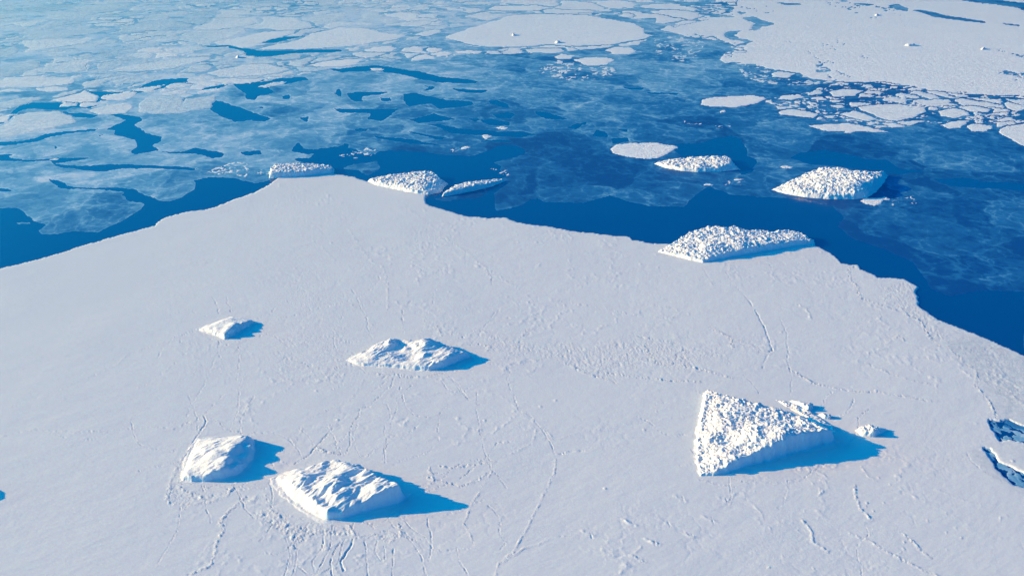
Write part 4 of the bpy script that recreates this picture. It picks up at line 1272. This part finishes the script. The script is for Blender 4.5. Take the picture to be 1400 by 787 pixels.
berg("iceberg", "low smooth iceberg with a flat sloping top and cracked moat, bottom left", 'H',
     [(85, 298, 0, 5, 3), (92, 250, 0, 2.5, 4), (105, 200, 0, 2, 5), (128, 150, 0, 2, 5), (150, 122, 0, 3, 6), (200, 112, 2, 3, 6), (280, 104, 4, 5, 6), (340, 100, 6, 7, 5), (390, 112, 5, 6, 5), (402, 150, 0, 3, 5), (395, 200, 0, 3, 6),
      (365, 245, 0, 4, 6), (330, 272, 0, 5, 4), (270, 292, 0, 9, 4), (200, 303, 0, 8, 3), (130, 303, 0, 7, 3)],
     [(300, 150, 15), (270, 200, 16), (345, 115, 13), (200, 160, 10), (150, 200, 7), (120, 255, 7.5), (220, 250, 11), (250, 230, 13), (340, 190, 8), (365, 215, 5), (240, 180, 13), (365, 150, 9), (300, 230, 9)],
     0.75, 'smooth', 0.7, 33, G_FAST, grooves=0.8)
berg("iceberg", "smallest smooth iceberg frozen in the sheet, half in blue shade, on the left", 'J',
     [(175, 385, 0, 1.8, 2.5), (270, 415, 0, 3.5, 2.5), (380, 447, 0, 4.5, 2.5), (460, 477, 0, 5, 2.5), (530, 508, 0, 5, 2), (575, 495, 0, 4, 3), (640, 470, 0, 3, 5), (800, 385, 0, 3, 7), (950, 292, 0, 3, 5), (890, 250, 4, 5, 4), (800, 228, 5, 6, 4),
      (660, 205, 5, 6, 4), (590, 205, 4, 5, 4), (450, 265, 2, 3, 4), (320, 325, 0, 2, 4), (230, 357, 0, 1.6, 3)],
     [(535, 440, 8), (590, 360, 11), (660, 300, 12), (780, 275, 11), (860, 268, 9), (450, 350, 8), (350, 370, 6), (560, 260, 8), (700, 360, 6), (800, 320, 5)],
     0.7, 'smooth', 0.6, 43, G_FAST, grooves=0.5)
berg("iceberg", "long low iceberg with scalloped front and two snowy humps, left of centre", 'I',
     [(85, 312, 0, 2.5, 2.5), (150, 345, 0, 5, 2), (210, 356, 0, 5, 2), (300, 362, 0, 4, 2.5), (400, 370, 0, 5, 3), (500, 376, 0, 5, 3), (600, 388, 0, 6, 3), (740, 397, 0, 6, 2.5), (860, 375, 0, 8, 4), (960, 335, 0, 9, 4), (1088, 285, 0, 8, 4),
      (1040, 240, 8, 8, 4), (920, 195, 9, 9, 4), (840, 150, 10, 10, 4), (730, 122, 12, 12, 4), (640, 140, 9, 9, 5), (530, 128, 10, 10, 4), (430, 118, 11, 11, 4), (330, 165, 6, 6, 4), (200, 235, 3, 4, 4), (110, 288, 1, 2, 3)],
     [(400, 250, 8), (300, 290, 7), (500, 230, 7), (600, 220, 9), (700, 150, 18), (430, 150, 15), (360, 190, 10), (880, 250, 13), (1000, 262, 14), (700, 300, 9), (850, 310, 12), (600, 300, 6), (950, 290, 13), (640, 180, 14), (700, 260, 12), (520, 180, 7)],
     0.8, 'smooth', 1.0, 55, G_FAST, grooves=1.1)
berg("iceberg", "long rubble-covered iceberg with peaked back on the edge of the ice sheet", 'K',
     [(100, 296, 0, 3, 3), (200, 322, 0, 4, 3), (300, 347, 0, 5, 3), (435, 379, 0, 5, 2.5), (560, 352, 0, 8, 3), (740, 322, 0, 10, 4), (900, 294, 0, 10, 4), (1100, 260, 0, 9, 4), (1262, 238, 0, 8, 4), (1265, 215, 6, 7, 5), (1225, 180, 8, 8, 5),
      (1140, 138, 12, 12, 5), (1030, 126, 12, 12, 5), (940, 140, 12, 12, 5), (850, 128, 14, 14, 5), (745, 125, 15, 15, 5), (665, 92, 20, 20, 5), (600, 112, 17, 17, 5), (545, 92, 19, 19, 5), (470, 102, 16, 16, 5), (320, 147, 12, 12, 5), (240, 200, 7, 7, 5), (185, 235, 4, 4, 4)],
     [(500, 250, 15), (700, 220, 17), (900, 215, 14), (1100, 200, 12), (350, 260, 10), (600, 290, 12), (800, 255, 13), (1000, 235, 12)],
     1.05, 'rubble', 1.1, 61, G_EDGE, blocks=266)
berg("iceberg", "domed rubble-textured iceberg standing in dark open water with a small floe at its foot", 6,
     [(362, 179, 0, 2, 5), (420, 196, 0, 4, 5), (500, 210, 0, 6, 5), (600, 218, 0, 7, 5), (700, 218, 0, 8, 5), (752, 214, 0, 8, 6), (790, 190, 0, 8, 10), (825, 150, 0, 8, 10), (842, 120, 0, 8, 9), (835, 110, 5, 9, 6),
      (780, 103, 13, 13, 6), (700, 98, 15, 15, 6), (660, 87, 16, 16, 6), (600, 84, 15, 15, 6), (550, 89, 12, 12, 6), (500, 108, 8, 8, 6), (450, 132, 5, 5, 6), (400, 157, 3, 3, 6)],
     [(600, 150, 20), (700, 150, 24), (760, 130, 22), (500, 170, 12), (720, 190, 17)],
     1.15, 'rubble', 1.3, 71, G_OPEN, blocks=166)
berg("iceberg", "low pale rubble iceberg beside the round white floe in open water", 'L',
     [(248, 147, 0, 3, 4), (300, 166, 0, 5, 4), (370, 179, 0, 6, 4), (450, 185, 0, 7, 4), (550, 183, 0, 7, 4), (640, 173, 0, 5, 6), (630, 160, 4, 6, 8), (598, 112, 10, 10, 6), (500, 110, 10, 10, 5), (440, 113, 9, 9, 5), (350, 122, 7, 7, 5), (290, 130, 5, 5, 5)],
     [(560, 140, 14), (450, 145, 12), (350, 145, 8)],
     1.25, 'rubble', 1.2, 81, G_OPEN, blocks=100)
berg("iceberg", "wedge-shaped rubble iceberg resting on the far point of the ice sheet", 'M',
     [(608, 152, 0, 3, 4), (650, 174, 0, 5, 4), (720, 190, 0, 5, 4), (800, 207, 0, 6, 4), (880, 222, 0, 6, 4), (950, 224, 0, 6, 5), (1010, 212, 0, 6, 6), (1030, 185, 0, 5, 6), (1050, 160, 3, 5, 6), (1010, 128, 8, 8, 5), (970, 97, 12, 12, 5),
      (900, 93, 13, 13, 5), (800, 105, 10, 10, 5), (700, 120, 7, 7, 5), (630, 135, 4, 4, 4)],
     [(900, 150, 15), (960, 150, 14), (800, 160, 12), (700, 150, 9)],
     1.2, 'rubble', 1.2, 91, G_EDGE, blocks=133)
berg("iceberg", "slender knife-shaped iceberg in open water beyond the sheet's edge", 'M',
     [(1018, 236, 0, 6, 3), (1080, 226, 0, 8, 4), (1180, 206, 0, 8, 4), (1290, 180, 0, 7, 4), (1360, 152, 0, 3, 4), (1340, 144, 1, 3, 4), (1250, 148, 4, 6, 4), (1150, 160, 6, 8, 4), (1080, 180, 6, 8, 4), (1022, 213, 5, 6, 3)],
     [(1150, 175, 10)],
     1.4, 'rubble', 1.0, 101, G_OPEN, blocks=50)
berg("iceberg", "flat rectangular rubble iceberg at the leftmost far tip of the sheet", 'M',
     [(74, 134, 0, 12, 5), (100, 135, 0, 12, 4), (180, 131, 0, 12, 4), (250, 128, 0, 11, 4), (350, 116, 0, 10, 4), (425, 108, 0, 8, 4), (430, 85, 2, 6, 6), (420, 68, 6, 7, 5), (350, 56, 9, 9, 5), (250, 52, 10, 10, 5), (130, 52, 11, 11, 5), (90, 60, 12, 12, 5), (72, 80, 11, 12, 5)],
     [(150, 80, 14), (300, 85, 13)],
     1.3, 'rubble', 1.1, 111, G_EDGE, blocks=116)
berg("ice_block", "low field of shaded rubble along the back edge of the big triangular iceberg", 'N',
     [(600, 178, 0, 1.5, 2), (700, 200, 0, 2, 2), (780, 225, 0, 2, 2), (850, 275, 0, 2, 2), (930, 325, 0, 2, 2), (965, 365, 0, 1.5, 3), (900, 350, 0, 2, 3), (800, 290, 0, 2, 3), (700, 235, 0, 2, 3)],
     [(820, 265, 2.0), (900, 320, 2.0)], 0.8, 'rubble', 0.8, 127, "broken ice heaps round the triangular iceberg", "ice heap")
berg("ice_block", "small heap of broken ice casting a pointed shadow right of the big triangular iceberg", 'N',
     [(1040, 350, 0, 2, 2), (1090, 378, 0, 3, 2), (1145, 385, 0, 3, 2), (1212, 352, 0, 4, 2), (1215, 345, 0, 4, 2), (1180, 322, 4, 4, 2), (1130, 310, 5, 5, 2), (1070, 320, 3, 3, 2)],
     [(1150, 345, 8), (1110, 345, 5)], 0.7, 'rubble', 0.7, 121, "broken ice heaps round the triangular iceberg", "ice heap")
berg("ice_block", "sunlit heap of rubble ice behind the back edge of the triangular iceberg", 'N',
     [(690, 190, 0, 3, 2), (740, 215, 0, 3, 2), (800, 248, 0, 4, 2), (825, 230, 0, 3, 2), (830, 205, 3, 4, 2), (770, 190, 4, 4, 2), (700, 182, 2, 3, 2)],
     [(800, 220, 8), (750, 200, 6)], 0.7, 'rubble', 0.8, 131, "broken ice heaps round the triangular iceberg", "ice heap")
berg("ice_block", "tiny lit ice heap within the shadow edge of the triangular iceberg", 'N',
     [(845, 262, 0, 3, 2), (880, 285, 0, 4, 2), (915, 288, 0, 4, 2), (925, 270, 0, 3, 2), (880, 255, 2, 3, 2)],
     [(890, 270, 7)], 0.7, 'rubble', 0.6, 141, "broken ice heaps round the triangular iceberg", "ice heap")
berg("iceberg", "low iceberg just outside the left edge with only its shadow tip in view", 'P',
     [(-60, 675, 0, 3, 3), (-35, 690, 0, 5, 3), (-18, 680, 0, 6, 3), (-16, 668, 0, 5, 3), (-30, 658, 3, 4, 3), (-50, 662, 2, 3, 3)],
     [(-26, 668, 8)], 0.9, 'smooth', 0.6, 151, G_FAST)
for k, (tl, x, y, wd, hh, lab) in enumerate([
        (3, 933, 189, 50, 8, "long flat white block on the right-hand pack, largest of the far ones"), (3, 1232, 204, 24, 7, "small white block near the right edge of the pack"),
        (3, 795, 65, 20, 6, "tiny white block far out on the pack near the top"), (2, 704, 146, 14, 9, "tiny white block in the middle of the great round floe"),
        (2, 886, 177, 28, 8, "flat white block near the right end of the great round floe"), (1, 974, 237, 18, 8, "tiny white block on the grey floes at far left"),
        (6, 836, 215, 18, 4, "little white block beside the floe below the domed iceberg"), (3, 895, 233, 8, 5, "tiny white dot of ice below the long flat block")]):
    berg("ice_block", lab, tl,
         [(x - wd / 2, y, 0, hh, 6), (x - wd / 5, y + 2.5, 0, hh, 6), (x + wd / 3, y + 2, 0, hh, 6), (x + wd / 2, y - .5, 0, hh, 6), (x + wd / 5, y - 4, 0, hh, 6), (x - wd / 3, y - 3, 0, hh, 6)],
         [(x, y - 3, hh * 1.1)], 3.0, 'rubble', 1.2, 161 + k, "small ice blocks on the far pack ice", "ice block", wear=0.3)

# ------------------------------------------------------------------ haze
def haze(x0, x1, y0, y1, z0, z1):
    v = [(x, y, z) for z in (z0, z1) for x, y in ((x0, y0), (x1, y0), (x1, y1), (x0, y1))]
    f = [(0, 3, 2, 1), (4, 5, 6, 7), (0, 1, 5, 4), (1, 2, 6, 5), (2, 3, 7, 6), (3, 0, 4, 7)]
    me = bpy.data.meshes.new("haze"); me.from_pydata(v, [], f); me.update()
    m = bpy.data.materials.new("haze"); m.use_nodes = True
    n = m.node_tree; n.nodes.clear()
    o_ = n.nodes.new("ShaderNodeOutputMaterial"); pv = n.nodes.new("ShaderNodeVolumePrincipled")
    pv.inputs['Color'].default_value = (0.05, 0.85, 1.0, 1)
    pv.inputs['Density'].default_value = HAZE_DENSITY
    pv.inputs['Anisotropy'].default_value = 0.72
    n.links.new(pv.outputs[0], o_.inputs['Volume'])
    me.materials.append(m)
    link("haze", me, "thin blue haze lying over the whole ice field", "haze", kind='stuff')


if HAZE_DENSITY > 0:
    haze(-75000, 75000, -5000, 95000, -6.0, 640.0)
